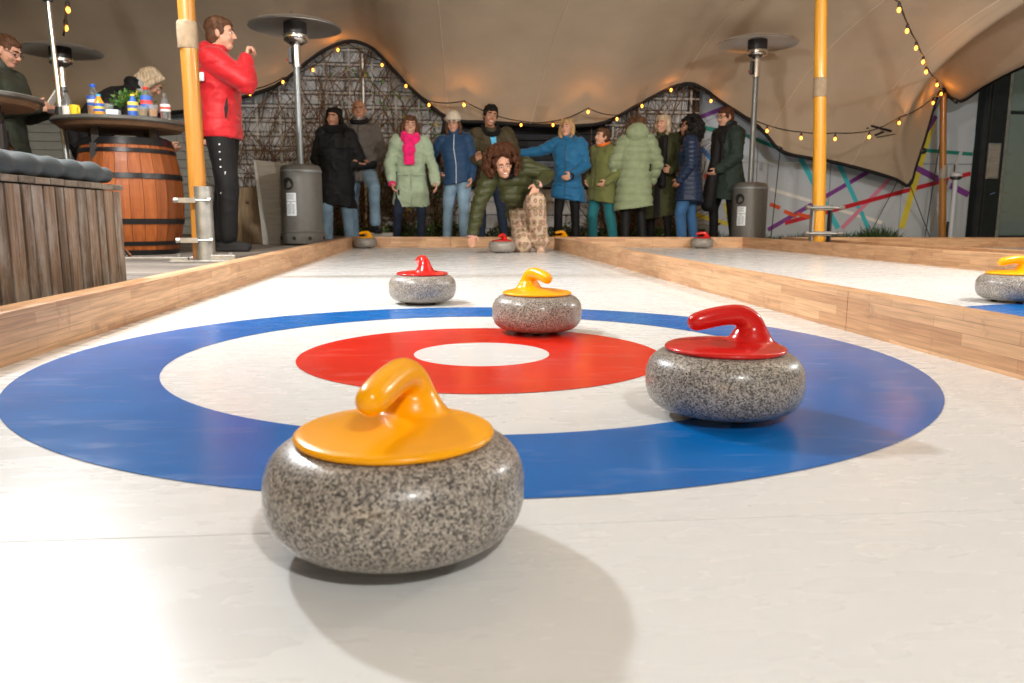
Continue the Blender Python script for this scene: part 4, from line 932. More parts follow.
# leaning boards --------------------------------------------------------------
t = thing('leaning_board', 'tall grey stone-look board leaning beside the left heater', 'board', (-1.62, 7.75, .09), .12)
b = MB(); b.add([(-.06, 0, 0), (.20, -.02, 0), (.16, .20, .79), (-.17, .22, .82), (-.06, .03, 0), (.20, .01, 0), (.16, .23, .79), (-.17, .25, .82)], [(0, 1, 2, 3), (4, 7, 6, 5), (0, 4, 5, 1), (1, 5, 6, 2), (2, 6, 7, 3)]); b.build('board_face', M['board_grey'], t)
b = MB(); b.add([(-.115, 0, 0), (-.062, 0, 0), (-.172, .22, .82), (-.19, .22, .82), (-.115, .03, 0), (-.062, .03, 0), (-.172, .25, .82), (-.19, .25, .82)], [(0, 1, 2, 3), (4, 7, 6, 5), (0, 3, 7, 4), (2, 6, 7, 3), (0, 4, 5, 1)]); b.build('board_edge', M['board_edge'], t)
t = thing('leaning_board', 'short brown wooden board leaning left of the tall grey board', 'board', (-1.93, 8.1, .09), .1)
b = MB(); b.box((0, 0, .28), (.26, .04, .56), Matrix.Rotation(R(-6), 3, 'X')); b.build('board_face', M['board_brown'], t, bevel=.004)
b = MB(); b.ell((-.02, -.045, .42), (.016, .01, .014)); b.build('wood_knot', M['twig'], t, smooth=True)

# steel stand at left ----------------------------------------------------------
t = thing('steel_stand', 'thin steel telescopic stand behind the bench at the left, carrying the bulb string', 'stand', (-2.66, 5.95, .09))
MB().tube([(0, 0, .1), (-.04, 0, 1.05)], .021, 14).build('lower_tube', M['galv'], t, auto=40)
MB().tube([(-.04, 0, 1.03), (-.09, 0, 2.9)], .017, 14).build('upper_tube', M['chrome'], t, auto=40)
for z, x in ((1.0, -.038), (1.78, -.06)):
    b = MB(); b.tube([(x, 0, z-.035), (x, 0, z+.035)], .034, 12); b.box((x-.05, -.02, z), (.05, .03, .03)); b.box((x+.04, 0, z+.03), (.04, .02, .03)); b.build('clamp', M['black_m'], t, bevel=.004)
MB().tube([(.0, 0, .42), (.72, -.88, .0)], .013, 10).build('leg', M['chrome'], t, auto=40)
MB().tube([(.0, 0, .42), (-.6, .5, .0)], .013, 10).build('leg', M['galv'], t, auto=40)
MB().tube([(.0, 0, .42), (-.4, -.6, .0)], .013, 10).build('leg', M['galv'], t, auto=40)
t = thing('steel_rod', 'flat steel bar lying on the deck left of the pole foot', 'bar', (-1.75, 4.95, .095), .1)
MB().box((0, 0, .01), (.5, .03, .012)).build('bar', M['galv'], t, bevel=.002)

# ================================================================ people
J0 = dict(hip=(0, 0, .94), waist=(0, .005, 1.10), chest=(0, .01, 1.29), sho=(0, 0, 1.42), neck=(0, .0, 1.485), head=(0, .03, 1.625),
          shR=(.175, 0, 1.415), elR=(.225, -.02, 1.14), wrR=(.235, .05, .90), shL=(-.175, 0, 1.415), elL=(-.225, -.02, 1.14), wrL=(-.235, .05, .90),
          hpR=(.09, 0, .92), knR=(.105, .02, .50), anR=(.105, -.02, .09), hpL=(-.09, 0, .92), knL=(-.105, .02, .50), anL=(-.105, -.02, .09))
def hand_prims(q, w, d, t, n, curl=.5, s=1.0):
    d = d.normalized(); t = (t-d*t.dot(d)).normalized(); n = n if n is not None else d.cross(t); n = (n-d*n.dot(d)-t*n.dot(t)); n = n.normalized() if n.length > 1e-3 else d.cross(t)
    for i, (L, fr) in enumerate(((.058, .0095), (.074, .010), (.080, .0105), (.070, .0105))):
        o = t*(i-1.5)*.0200*s; k = w+d*(.088-.004*abs(i-2))*s+o
        q.capsule(w+d*.012*s+o*.55, k, .0165*s, .0125*s, 10)
        c1 = curl*(1.0+.12*i); c2 = curl*2.1
        a = k+(d*math.cos(c1)+n*math.sin(c1))*L*.5*s; e = a+(d*math.cos(c2)+n*math.sin(c2))*L*.5*s
        q.capsule(k, a, fr*s, fr*.92*s, 10); q.capsule(a, e, fr*.92*s, fr*.8*s, 10)
    b0 = w+d*.022*s+t*.024*s; b1 = b0+(t*.72+d*.60+n*.30).normalized()*.045*s; b2 = b1+(t*.25+d*.9+n*.45).normalized()*.036*s
    q.capsule(b0, b1, .0155*s, .0125*s, 10); q.capsule(b1, b2, .0125*s, .010*s, 10)
def wrinkle(seed, amp, puff=None, fur=0, zdir=None):
    f1 = sines(seed, 6, 16, 9, (1, 1, 1.6)); f2 = sines(seed+1, 20, 45, 10, (1, 1, 1.5))
    def fn(co, no):
        d = amp*(f1(co)*.55+(.8-1.6*np.abs(np.sin(f2(co)*1.1+f1(co))))*.55)
        if puff:
            p, a = puff; ph = co[:, 2]*PI/p + f1(co)*.12; d = d*.5+1.5*a*(np.abs(np.sin(ph))**.4-.75)
        if fur:
            g1 = sines(seed+5, 60, 150, 14); g2 = sines(seed+6, 20, 50, 10); d = d+fur*(g1(co)*.5+g2(co)*.5)
        return co+no*d[:, None]
    return fn
def person(label, loc, rz, height, skin='skin', build=1.0, j={}, head=(0, 0, 0), hs=1.0, hair=None, hairm='h_brown', top=None, trousers='c_black', leg_r=(.088, .062, .052), shoes='black', voxel=.008, hands={}, extras=(), glasses=False, smile=False, category='person', beard=False, flare=0, skirt=None, pants_disp=.004, shoe_dir=None, seed=1):
    build = 1+(build-1)*.4-.05; S = height/1.75; P = {k: Vector(v)*S for k, v in {**J0, **j}.items()}
    T = thing('person', label, category, loc, rz); up3 = Vector((0, 0, 1))
    rg = random.Random(seed)
    if 'knR' not in j and 'knL' not in j:      # nobody stands perfectly square
        sw = rg.uniform(-.035, .035); lf = rg.choice((-1, 1)); st = rg.uniform(.0, .06)
        for q_ in ('hip', 'hpR', 'hpL', 'waist'): P[q_].x += sw*S
        for sd, sg in (('R', 1), ('L', -1)):
            P['an'+sd].x += sg*st*S; P['an'+sd].y += sg*lf*rg.uniform(.02, .09)*S; P['kn'+sd] = P['hp'+sd].lerp(P['an'+sd], .5)+Vector((0, (.075 if sg == lf else .02)*S, .0))
            P['sh'+sd].z += sg*lf*.014*S
        P['hpR'].z += lf*.015*S; P['hpL'].z -= lf*.015*S; P['head'].x -= sw*.5*S; P['head'].y += rg.uniform(-.01, .02)*S
        head = (head[0]+rg.uniform(-.08, .08), head[1]+rg.uniform(-.03, .06), head[2]+rg.uniform(-.09, .09))
    right = (P['shR']-P['shL']).normalized(); hright = (P['hpR']-P['hpL']).normalized()
    spine = (P['sho']-P['hip']).normalized(); fwd = spine.cross(right).normalized(); 
    if fwd.length < .5: fwd = Vector((0, 1, 0))
    Hc = P['head']; ry, rp, rr = head          # turn, nod, tilt
    facing = Matrix.Rotation(0, 3, 'Z'); base = Vector((0, 1, 0))
    HM = (Matrix.Rotation(ry, 3, 'Z') @ Matrix.Rotation(-rp, 3, 'X') @ Matrix.Rotation(rr, 3, 'Y'))
    k = S*hs*1.02; k = max(k, .93)
    def h(x, y, z, m=1): return Hc+HM @ Vector((x*k*m, y*k*m, z*k*m))
    def hr(*r): return tuple(a*k for a in r)
    # ---- body (one continuous surface)
    q = MB()
    q.ell(h(0, -.012, .030), hr(.075, .094, .090), HM); q.ell(h(0, .022, -.026), hr(.067, .068, .080), HM); q.ell(h(0, .043, -.082), hr(.040, .042, .032), HM)
    q.ell(h(0, .0, -.055), hr(.060, .062, .045), HM)
    q.capsule(h(0, .083, .018), h(0, .103, -.020), .0085*k, .0135*k, 8)
    for s in (-1, 1):
        q.ell(h(s*.012, .094, -.024), hr(.009, .010, .008), HM); q.ell(h(s*.034, .062, -.030), hr(.026, .024, .026), HM)
        q.ell(h(s*.078, -.006, -.008), hr(.010, .018, .030), HM @ Matrix.Rotation(.2, 3, 'X')); q.capsule(h(s*.012, .083, .034), h(s*.045, .070, .032), .009*k, .007*k, 8)
    q.capsule(P['neck'], h(0, -.022, -.07), .056*S, .052*k)
    q.loft([(P['hip']-Vector((0, 0, .09))*S, hright, fwd, .12*S, .085*S), (P['hip'], hright, fwd, .155*S*build, .105*S*build), (P['waist'], (right+hright).normalized(), fwd, .130*S*build, .092*S*build), (P['chest'], right, fwd, .150*S*build, .108*S*build), (P['sho'], right, fwd, .130*S, .080*S), (P['neck'], right, fwd, .05*S, .05*S)])
    for sd in 'RL':
        sg = 1 if sd == 'R' else -1
        q.path([P['sh'+sd], P['el'+sd], P['wr'+sd]], [.056*S, .042*S, .029*S])
        q.path([P['hp'+sd], P['kn'+sd], P['an'+sd]], [.085*S, .055*S, .040*S])
        sdv = Vector(shoe_dir[sd]).normalized() if shoe_dir and sd in shoe_dir else Vector((sg*.18, 1, 0)).normalized()
        q.capsule(P['an'+sd]-Vector((0, 0, .05))*S-sdv*.02*S, P['an'+sd]-Vector((0, 0, .06))*S+sdv*.13*S, .032*S, .026*S)
        hp = hands.get(sd, {}); w = P['wr'+sd]; d = Vector(hp['d']) if 'd' in hp else (P['wr'+sd]-P['el'+sd]); t = Vector(hp.get('t', (0, 1, 0))); n = Vector(hp.get('n', (-sg, 0, 0)))
        hand_prims(q, w, d, t, n, hp.get('curl', .45), S*1.0)
    body = link_mesh('body', remesh(q, voxel, 2, None, [M[skin]], 'body'), T)
    # ---- face details
    for s in (-1, 1):
        q = MB(); q.ell(h(s*.030, .0745, .006), hr(.0150, .0105, .0080), HM, 12, 6); q.cur = 1; q.ell(h(s*.030, .0815, .006), hr(.0075, .0055, .0072), HM, 10, 6); q.build('eye', [M['eye_w'], M['eye_d']], T, smooth=True)
        q = MB(); q.path([h(s*.014, .0905, .030), h(s*.030, .0875, .0345), h(s*.046, .0745, .029)], [.0042*k, .0048*k, .0028*k], 6); q.build('eyebrow', M['h_dark' if hairm not in ('h_blond', 'h_ash') else 'h_brown'], T, smooth=True)
    if smile:
        q = MB(); q.ell(h(0, .0850, -.060), hr(.029, .0095, .0110), HM, 14, 6); q.build('lips', M['lip'], T, smooth=True)
        q = MB(); q.ell(h(0, .0895, -.0590), hr(.0235, .0080, .0070), HM, 12, 6); q.build('teeth', M['teeth'], T, smooth=True)
    else:
        q = MB(); q.ell(h(0, .0845, -.060), hr(.021, .0075, .0055), HM, 14, 6); q.build('lips', M['lip'], T, smooth=True)
    if glasses:
        q = MB()
        for s in (-1, 1):
            q.tube([h(s*.032+.022*math.cos(a), .094, .004+.016*math.sin(a)) for a in [2*PI*i/14 for i in range(15)]], .0024*k, 6, False); q.tube([h(s*.054, .092, .008), h(s*.078, .0, .010)], .0022*k, 6)
        q.tube([h(-.010, .096, .008), h(.010, .096, .008)], .002*k, 6); q.build('glasses', M['black_m'], T, smooth=True)
    # ---- hair
    if hair:
        q = MB(); fur = .006; vx = .006
        if hair == 'under':
            for s in (-1, 1): q.path([h(s*.070, .02, .02), h(s*.086, .0, -.05), h(s*.080, .02, -.12)], [v*k for v in (.022, .028, .020)])
            q.ell(h(0, -.055, -.03), hr(.080, .065, .085), HM)
        if hair in ('short', 'bob', 'long', 'wavy', 'pony'):
            q.ell(h(0, -.026, .042), hr(.083, .098, .088), HM); q.ell(h(0, -.045, -.005), hr(.080, .072, .085), HM)
            q.ell(h(0, -.016, .076), hr(.0815, .101, .053), HM)
            if hair == 'short':
                for s in (-1, 1): q.ell(h(s*.070, .012, .02), hr(.014, .03, .04), HM)
        if hair == 'bob':
            for s in (-1, 1): q.path([h(s*.050, .04, .09), h(s*.083, .01, .02), h(s*.088, .0, -.07), h(s*.070, .0, -.11)], [v*k for v in (.026, .030, .034, .022)])
            q.path([h(0, -.07, .0), h(0, -.075, -.10)], [.07*k, .055*k])
        if hair in ('long', 'wavy'):
            for s in (-1, 1): q.path([h(s*.045, .04, .09), h(s*.083, .005, .02), h(s*.090, -.02, -.07), h(s*.105, -.02, -.17), h(s*.11, .01, -.28)], [v*k for v in (.026, .028, .034, .038, .022)])
            q.path([h(0, -.07, .0), h(0, -.09, -.12), h(0, -.11, -.27)], [.07*k, .08*k, .05*k]); fur = .006
        if hair == 'pony':
            q.path([h(0, -.10, .06), h(0, -.15, .02), h(0, -.15, -.12)], [.03*k, .03*k, .018*k])
        if hair == 'curly':
            cm = 1.36
            for i in range(520):
                a = rg.uniform(0, 2*PI); z = rg.uniform(-.75, 1); rad = math.sqrt(max(0, 1-z*z)); v = Vector((rad*math.cos(a), rad*math.sin(a), z))
                if v.y > .30 and z < .42 and abs(v.x) < .66: continue
                r = rg.uniform(.017, .030)*k; q.ell(h(v.x*.132*cm, v.y*.115-.035, v.z*.135*cm+.03), (r, r, r), None, 8, 5)
            q.ell(h(0, -.045, .055), hr(.13, .095, .125), HM); fur = .012
        if hair == 'big':
            for i in range(420):
                a = rg.uniform(0, 2*PI); z = rg.uniform(-1, 1); rad = math.sqrt(max(0, 1-z*z)); v = Vector((rad*math.cos(a), rad*math.sin(a), z))
                if v.y > .5 and z < .5 and abs(v.x) < .5: continue
                r = rg.uniform(.018, .032)*k; q.ell(h(v.x*.150, v.y*.14-.055, v.z*.185-.015), (r, r, r), None, 8, 5)
            q.ell(h(0, -.06, -.01), hr(.13, .115, .155), HM); fur = .013
        if hair == 'crop':
            q.ell(h(0, -.030, .036), hr(.0785, .094, .086), HM); fur = .0015
        if hair == 'bald':
            q.ell(h(0, -.052, -.005), hr(.0765, .062, .052), HM); fur = .001
        link_mesh('hair', remesh(q, vx, 1, wrinkle(seed+9, .002, None, fur), [M[hairm]], 'hair'), T)
    if beard:
        q = MB(); q.ell(h(0, .042, -.088), hr(.043, .044, .033), HM); link_mesh('beard', remesh(q, .006, 1, wrinkle(seed, 0, None, .002), [M['h_grey']], 'beard'), T)
    # ---- trousers
    q = MB(); a, b_, c_ = [v*S for v in leg_r]
    q.ell(P['hip']-Vector((0, 0, .01)), (.165*S*build, .125*S*build, .11*S))
    for sd in 'RL':
        dn = (P['kn'+sd]-P['an'+sd]).normalized(); q.path([P['hp'+sd], P['hp'+sd].lerp(P['kn'+sd], .5), P['kn'+sd], P['an'+sd]+dn*.03*S], [a*1.05, a*.92, b_, c_], 16)
        if flare: q.capsule(P['an'+sd]+dn*.10*S, P['an'+sd]+dn*.05*S, c_, c_+flare)
    link_mesh('trousers', remesh(q, .010, 3, wrinkle(seed+2, pants_disp), [M[trousers]], 'trousers'), T)
    # ---- shoes
    for sd in 'RL':
        sg = 1 if sd == 'R' else -1; A = P['an'+sd]; sdv = Vector(shoe_dir[sd]).normalized() if shoe_dir and sd in shoe_dir else Vector((sg*.18, 1, 0)).normalized()
        side = sdv.cross(up3); side = side.normalized() if side.length > .1 else Vector((1, 0, 0)); dn = side.cross(sdv).normalized(); dn = dn if dn.z > 0 else -dn
        q = MB(); b0 = A-dn*.045*S-sdv*.045*S
        q.path([b0, b0+sdv*.09*S, b0+sdv*.19*S-dn*.008*S], [.042*S, .040*S, .033*S]); q.capsule(A-dn*.02*S, A+dn*.05*S, .046*S, .046*S)
        MM = Matrix((side, sdv, dn)).transposed(); q.box(b0+sdv*.075*S-dn*.030*S, (.082*S, .255*S, .022*S), MM)
        link_mesh('shoe', remesh(q, .008, 3, None, [M[shoes if shoes in M else 'black']], 'shoe'), T)
    # ---- top garment
    if top:
        mt = top['m']; vx = .010; pf = top.get('puff'); L = top.get('len', .20)*S; w = top.get('w', 1.0)*build; fl = top.get('flare', .0)*S; open_ = top.get('front')
        q = MB(); hd_ = Vector(top.get('hem', (0, 0, -1))).normalized(); hc = P['hip']+hd_*L
        rings = [(hc, hright, fwd, (.195*w)*S+fl, (.150*w)*S+fl*.9)]
        if L > .2*S: rings.append((P['hip']+hd_*L*.5, hright, fwd, (.192*w)*S+fl*.5, (.148*w)*S+fl*.45))
        rings += [(P['hip'], hright, fwd, .188*w*S, .142*w*S), (P['waist'], (right+hright).normalized(), fwd, .172*w*S, .135*w*S), (P['chest'], right, fwd, .190*w*S, .145*w*S), (P['chest'].lerp(P['sho'], .6), right, fwd, .195*w*S, .130*w*S), (P['sho']+spine*.015*S, right, fwd, .150*S*w, .098*S*w), (P['neck'], right, fwd, .075*S, .075*S), (P['neck']+(Hc-P['neck'])*.22, right, fwd, .068*S, .070*S)]
        q.loft(rings, 28)
        sl = top.get('sleeve', (.080, .066, .052))
        for sd in 'RL':
            wv = (P['wr'+sd]-P['el'+sd]); e = P['wr'+sd]-wv.normalized()*(-.005)*S
            q.path([P['sh'+sd]-right*(.02*S if sd == 'R' else -.02*S), P['el'+sd], e], [v*S*f_ for v, f_ in zip(sl, (1.08, .92, .90))], 16)
        if top.get('hood') == 'down': q.ell(P['neck']-fwd*.085*S+spine*.015*S, (.125*S, .075*S, .080*S), Matrix((right, fwd, spine)).transposed()); q.capsule(P['neck']-right*.085*S-fwd*.03*S, P['neck']+right*.085*S-fwd*.03*S, .045*S)
        if top.get('collar'):
            for i in range(14):
                a0 = 2*PI*i/14; c0 = P['neck']+spine*.03*S; q.capsule(c0+right*.068*S*math.cos(a0)+fwd*.066*S*math.sin(a0), c0+spine*top['collar']*S+right*.062*S*math.cos(a0)+fwd*.062*S*math.sin(a0), .018*S)
        for c_, r_c in top.get('add', ()): q.ell(Vector(c_)*S, tuple(v*S for v in r_c))
        mats = [M[mt]]
        o = link_mesh(top.get('name', 'coat'), remesh(q, vx, 3, wrinkle(seed+3, 1.5*top.get('wr', .007), pf), mats, 'coat'), T)
        if top.get('cuff'):
            for sd in 'RL':
                d = (P['wr'+sd]-P['el'+sd]).normalized(); q = MB(); q.tube([P['wr'+sd]-d*.005*S, P['wr'+sd]+d*.03*S, P['wr'+sd]+d*.04*S], [.047*S, .050*S, .036*S], 14); q.build('cuff', M[top['cuff']], T, smooth=True)
        def front_pt(v, out=.0, side=0.0):     # point on the coat's front, v 0 hem .. 1 collar
            pts = [r[0]+r[2]*(r[4]+out)+r[1]*side*r[3] for r in rings[:-1]]
            s = v*(len(pts)-1); i = min(int(s), len(pts)-2); return pts[i].lerp(pts[i+1], s-i)
        if top.get('zip'):
            q = MB(); q.tube([front_pt(v/16, .006) for v in range(17)], .0045*S, 6); q.build('zipper', M[top['zip']], T, smooth=True)
        for s in top.get('pockets', ()):
            q = MB(); c0 = front_pt(s[2], .006, s[1]); q.box(c0, (s[3]*S, .016, s[4]*S), Matrix((right, fwd, spine)).transposed() @ Matrix.Rotation(-s[1]*.5, 3, 'Z')); q.build('pocket', M[mt], T, bevel=.006)
        if open_:      # what shows in the open front
            q = MB(); vs = []
            for v in range(0, 13):
                t_ = .55+.45*v/12 if top.get('open_top') else v/12
                wd = .06+.24*(v/12) if top.get('open_top') else .16
                vs += [front_pt(t_, .007, -wd), front_pt(t_, .011, 0), front_pt(t_, .007, wd)]
            q.add(vs, [(3*i, 3*i+1, 3*i+4, 3*i+3) for i in range(12)]+[(3*i+1, 3*i+2, 3*i+5, 3*i+4) for i in range(12)]); q.build('shirt_front', M[open_], T, smooth=True)
    ctx = dict(T=T, P=P, S=S, right=right, fwd=fwd, spine=spine, h=h, hr=hr, HM=HM, k=k, seed=seed)
    for e in extras: e(ctx)
    return T
# garments worn on top ------------------------------------------------------
def x_fur(mat='c_fur', r=.045, R_=.095, up_=.02, fur=.006):
    def f(c):
        q = MB(); n = 18; o = c['P']['neck']+c['spine']*up_
        for i in range(n):
            a = 2*PI*i/n; b_ = 2*PI*(i+1)/n
            p = lambda a: o+c['right']*R_*math.cos(a)*c['S']+c['fwd']*(R_*math.sin(a)+.01)*c['S']-c['spine']*(.03*math.sin(a))*c['S']
            q.capsule(p(a), p(b_), r*c['S'])
        link_mesh('fur_collar' if 'fur' in mat else 'collar', remesh(q, .009, 1, wrinkle(c['seed']+4, .003, None, fur), [M[mat]], 'collar'), c['T'])
    return f
def x_hoodback(mat, r=(.13, .10, .13), off=(-.10, .02)):
    def f(c):
        q = MB(); q.ell(c['P']['neck']+c['fwd']*off[0]*c['S']+c['spine']*off[1]*c['S'], tuple(v*c['S'] for v in r)); q.capsule(c['P']['neck']-c['right']*.085*c['S'], c['P']['neck']+c['right']*.085*c['S'], .05*c['S'])
        link_mesh('hood', remesh(q, .010, 3, wrinkle(c['seed']+4, .006), [M[mat]], 'hood'), c['T'])
    return f
def x_scarf(mat, ends=((.01, .33),), thick=.045, fur=.002):
    def f(c):
        q = MB(); S = c['S']; o = c['P']['neck']
        for lv in range(2):
            n = 16
            p = lambda a: o+c['spine']*(.035-.045*lv+.012*math.sin(2*a+lv))*S+c['right']*(.080+.018*lv)*math.cos(a)*S+c['fwd']*((.080+.022*lv)*math.sin(a)+.01)*S-c['spine']*.03*math.sin(a)*S
            for i in range(n): q.capsule(p(2*PI*i/n), p(2*PI*(i+1)/n), (thick-.004*lv)*S)
        for sx, L in ends:
            a = o+c['fwd']*.13*S+c['right']*sx*S-c['spine']*.03*S
            for k_ in range(5): q.capsule(a+c['right']*(k_-2)*.020*S, a+c['right']*(k_-2)*.022*S-c['spine']*L*S+c['fwd']*.055*S, .024*S)
            q.ell(a-c['spine']*.10*S+c['fwd']*.03*S, (.085*S, .045*S, .09*S))
        link_mesh('scarf', remesh(q, .009, 2, wrinkle(c['seed']+4, .005, None, fur), [M[mat]], 'scarf'), c['T'])
    return f
def x_beanie(mat):
    def f(c):
        q = MB(); h, hr, HM = c['h'], c['hr'], c['HM']
        q.ell(h(0, -.018, .060), hr(.098, .113, .094), HM)
        for i in range(20):
            a = 2*PI*i/20; b_ = 2*PI*(i+1)/20; q.capsule(h(.088*math.cos(a), -.014+.104*math.sin(a), .052+.010*math.sin(a)), h(.088*math.cos(b_), -.014+.104*math.sin(b_), .052+.010*math.sin(b_)), .020*c['k'])
        # keep the face free
        link_mesh('beanie', remesh(q, .007, 2, wrinkle(3, .002, None, .0015), [M[mat]], 'beanie'), c['T'])
    return f
def x_hang(name, mat, pts, r, v=.010, wr=.004, flat=None):
    def f(c):
        q = MB(); q.path([Vector(p)*c['S'] for p in pts], [x*c['S'] for x in r]); link_mesh(name, remesh(q, v, 2, wrinkle(c['seed']+7, wr), [M[mat]], name), c['T'])
    return f
def x_mesh(name, mat, fn):
    def f(c): q = MB(); fn(q, c); q.build(name, M[mat], c['T'], smooth=True)
    return f
GZ = -.05

# woman in black coat + man in grey (left couple)
person('woman with long black hair in a long black coat, left of the bald man', (-1.285, 9.9, GZ), PI-.18, 1.73, 'skin2', 1.12,
    j=dict(elR=(.28, -.05, 1.15), wrR=(.17, .0, 1.02), elL=(-.28, -.05, 1.15), wrL=(-.17, .0, 1.02)), head=(-.15, .05, -.08), hair='long', hairm='h_black',
    top=dict(m='c_black', len=.38, flare=.015, w=1.12, sleeve=(.10, .085, .06), wr=.009, pockets=((0, .45, .62, .12, .13), (0, -.45, .62, .12, .13))), trousers='c_jeans', leg_r=(.10, .075, .065), extras=(x_fur('c_fur', .055, .10, .02, .004),), smile=False, seed=11)
person('bald man in a taupe grey jacket with one light denim leg raised on a block', (-1.02, 10.15, GZ), PI-.05, 1.86, 'skin2', 1.06,
    j=dict(elL=(-.27, .02, 1.13), wrL=(-.12, .18, 1.02), elR=(.25, .0, 1.15), wrR=(.10, .2, 1.04), knL=(-.20, .36, .72), anL=(-.19, .24, .30)), head=(.1, .05, .05), hair='bald', hairm='h_grey', beard=True,
    top=dict(m='c_grey', len=.14, w=1.08, collar=.05, wr=.008, zip='black_m'), trousers='c_jeans', shoes='black', leg_r=(.095, .072, .062), shoe_dir=dict(L=(-.4, 1, -.1)), seed=12, extras=(x_fur('c_black', .028, .09, .03, .001),
    x_hang('gloves', 'c_black', [(-.17, .17, 1.0), (-.02, .24, .98), (.08, .22, 1.0)], [.05, .05, .045])))
t = thing('stone_step', 'low dark block under the raised boot of the bald man', 'block', (-.78, 9.92, GZ)); MB().box((0, 0, .11), (.36, .3, .22)).build('block_body', M['board_grey'], t, bevel=.01)
# mint coat
person('smiling woman in a mint green coat with a bright pink scarf', (-.374, 9.75, GZ), PI+.05, 1.67, 'skin', 1.05,
    j=dict(hip=(0, -.05, .92), hpR=(.09, -.05, .90), hpL=(-.09, -.05, .90), waist=(0, -.02, 1.08), chest=(0, .03, 1.26), sho=(0, .06, 1.38), neck=(0, .08, 1.44), head=(0, .13, 1.57), shR=(.185, .06, 1.37), shL=(-.185, .06, 1.37), elR=(.27, .02, 1.10), wrR=(.24, .13, .86), elL=(-.28, .02, 1.10), wrL=(-.31, .13, .87), knR=(.17, .08, .50), anR=(.20, -.06, .09), knL=(-.13, .05, .50), anL=(-.11, -.02, .09)),
    head=(.05, .05, -.08), hair='long', hairm='h_brown', top=dict(m='c_mint', len=.33, flare=.04, w=1.08, sleeve=(.09, .075, .062), wr=.009, zip='c_sage', cuff='c_pink', pockets=((0, .5, .36, .15, .025), (0, -.5, .36, .15, .025))), trousers='c_jeansd', leg_r=(.085, .062, .05), extras=(x_scarf('c_pink', ((.02, .27),)),), smile=True, seed=13)
# beanie
person('woman in a cream beanie, glasses and blue jacket with white zip, hand on hip', (.17, 9.95, GZ), PI-.1, 1.69, 'skin', 1.0,
    j=dict(elR=(.33, -.05, 1.20), wrR=(.21, .02, 1.00), elL=(-.24, .0, 1.15), wrL=(-.22, .1, .93)), head=(-.1, .12, .05), hair='under', hairm='h_brown', glasses=True,
    top=dict(m='c_navyb', len=.08, w=1.02, collar=.09, zip='c_white', hood='down', wr=.005, puff=(.11, .006)), trousers='c_jeans', leg_r=(.095, .07, .06), extras=(x_beanie('c_cream'),), hands=dict(R=dict(d=(-.7, .3, -.5), curl=.7)), seed=14)
# aviator
person('smiling man with short black hair, dark fur collar and light blue shirt, bending forward', (.66, 10.2, GZ), PI+.12, 1.90, 'skin2', 1.12,
    j=dict(hip=(0, -.10, .90), hpR=(.09, -.1, .88), hpL=(-.09, -.1, .88), waist=(0, -.04, 1.06), chest=(.02, .05, 1.22), sho=(.04, .12, 1.33), neck=(.05, .14, 1.40), head=(.075, .20, 1.54), shR=(.235, .13, 1.33), shL=(-.165, .11, 1.32), elR=(.31, .13, 1.07), wrR=(.21, .33, 1.0), elL=(-.27, .12, 1.08), wrL=(-.2, .30, .92)),
    head=(.12, .1, -.1), hair='short', hairm='h_black', top=dict(m='c_olivebr', len=.10, w=1.10, wr=.009, front='c_shirt', open_top=True, sleeve=(.10, .085, .06)), trousers='c_jeansd', smile=True, hands=dict(R=dict(d=(.25, .4, .75), t=(-1, 0, .2), n=(0, 1, 0), curl=.35)), extras=(x_fur('c_fur', .030, .092, .0, .008),), seed=15)
# blue coat
person('woman with blond bob in a petrol blue coat reaching an arm to the left', (1.60, 9.92, GZ), PI-.42, 1.64, 'skin', 1.08,
    j=dict(elR=(.40, .02, 1.33), wrR=(.66, .06, 1.31), elL=(-.25, .0, 1.14), wrL=(-.12, .22, 1.0)), head=(-.15, -.05, 0), hair='bob', hairm='h_blond',
    top=dict(m='c_blue', len=.26, flare=.03, w=1.10, collar=.06, hood='down', wr=.009, sleeve=(.095, .08, .062), zip='black_m', cuff='c_black', pockets=((0, .5, .2, .15, .02), (0, -.5, .2, .15, .02))), trousers='c_black', hands=dict(L=dict(d=(.5, .6, -.35), t=(0, .3, 1), curl=.6)), seed=16)
# boy in parka
person('boy with short brown hair in a moss green parka and teal trousers, hand in pocket', (2.06, 9.92, GZ), PI-.95, 1.53, 'skin', 1.02,
    j=dict(elL=(-.27, -.06, 1.13), wrL=(-.19, .12, .99), elR=(.26, -.04, 1.14), wrR=(.19, .12, 1.0)), head=(-.25, -.08, 0), hair='short', hairm='h_brown', hs=1.0,
    top=dict(m='c_parka', len=.22, flare=.02, w=1.14, wr=.008, hood='down', sleeve=(.10, .085, .065), zip='black_m', pockets=((0, .5, .3, .16, .14), (0, -.5, .3, .16, .14))), trousers='c_teal', leg_r=(.10, .08, .072), extras=(x_fur('c_orange', .022, .080, .045, .001),), seed=17)
# sage puffer from behind
person('person seen from behind in a long sage green quilted coat with hood', (2.43, 9.72, GZ), -.12, 1.66, 'skin', 1.25,
    j=dict(elR=(.29, -.02, 1.14), wrR=(.24, .10, .92), elL=(-.29, -.02, 1.14), wrL=(-.24, .10, .92)), head=(.6, -.05, 0), hair='bob', hairm='h_brown',
    top=dict(m='c_sage', len=.38, flare=.045, w=1.10, hood='down', wr=.005, puff=(.10, .015), sleeve=(.105, .088, .062)), trousers='c_black', extras=(x_hoodback('c_sage', (.155, .10, .13), (-.07, .05)),), seed=18)
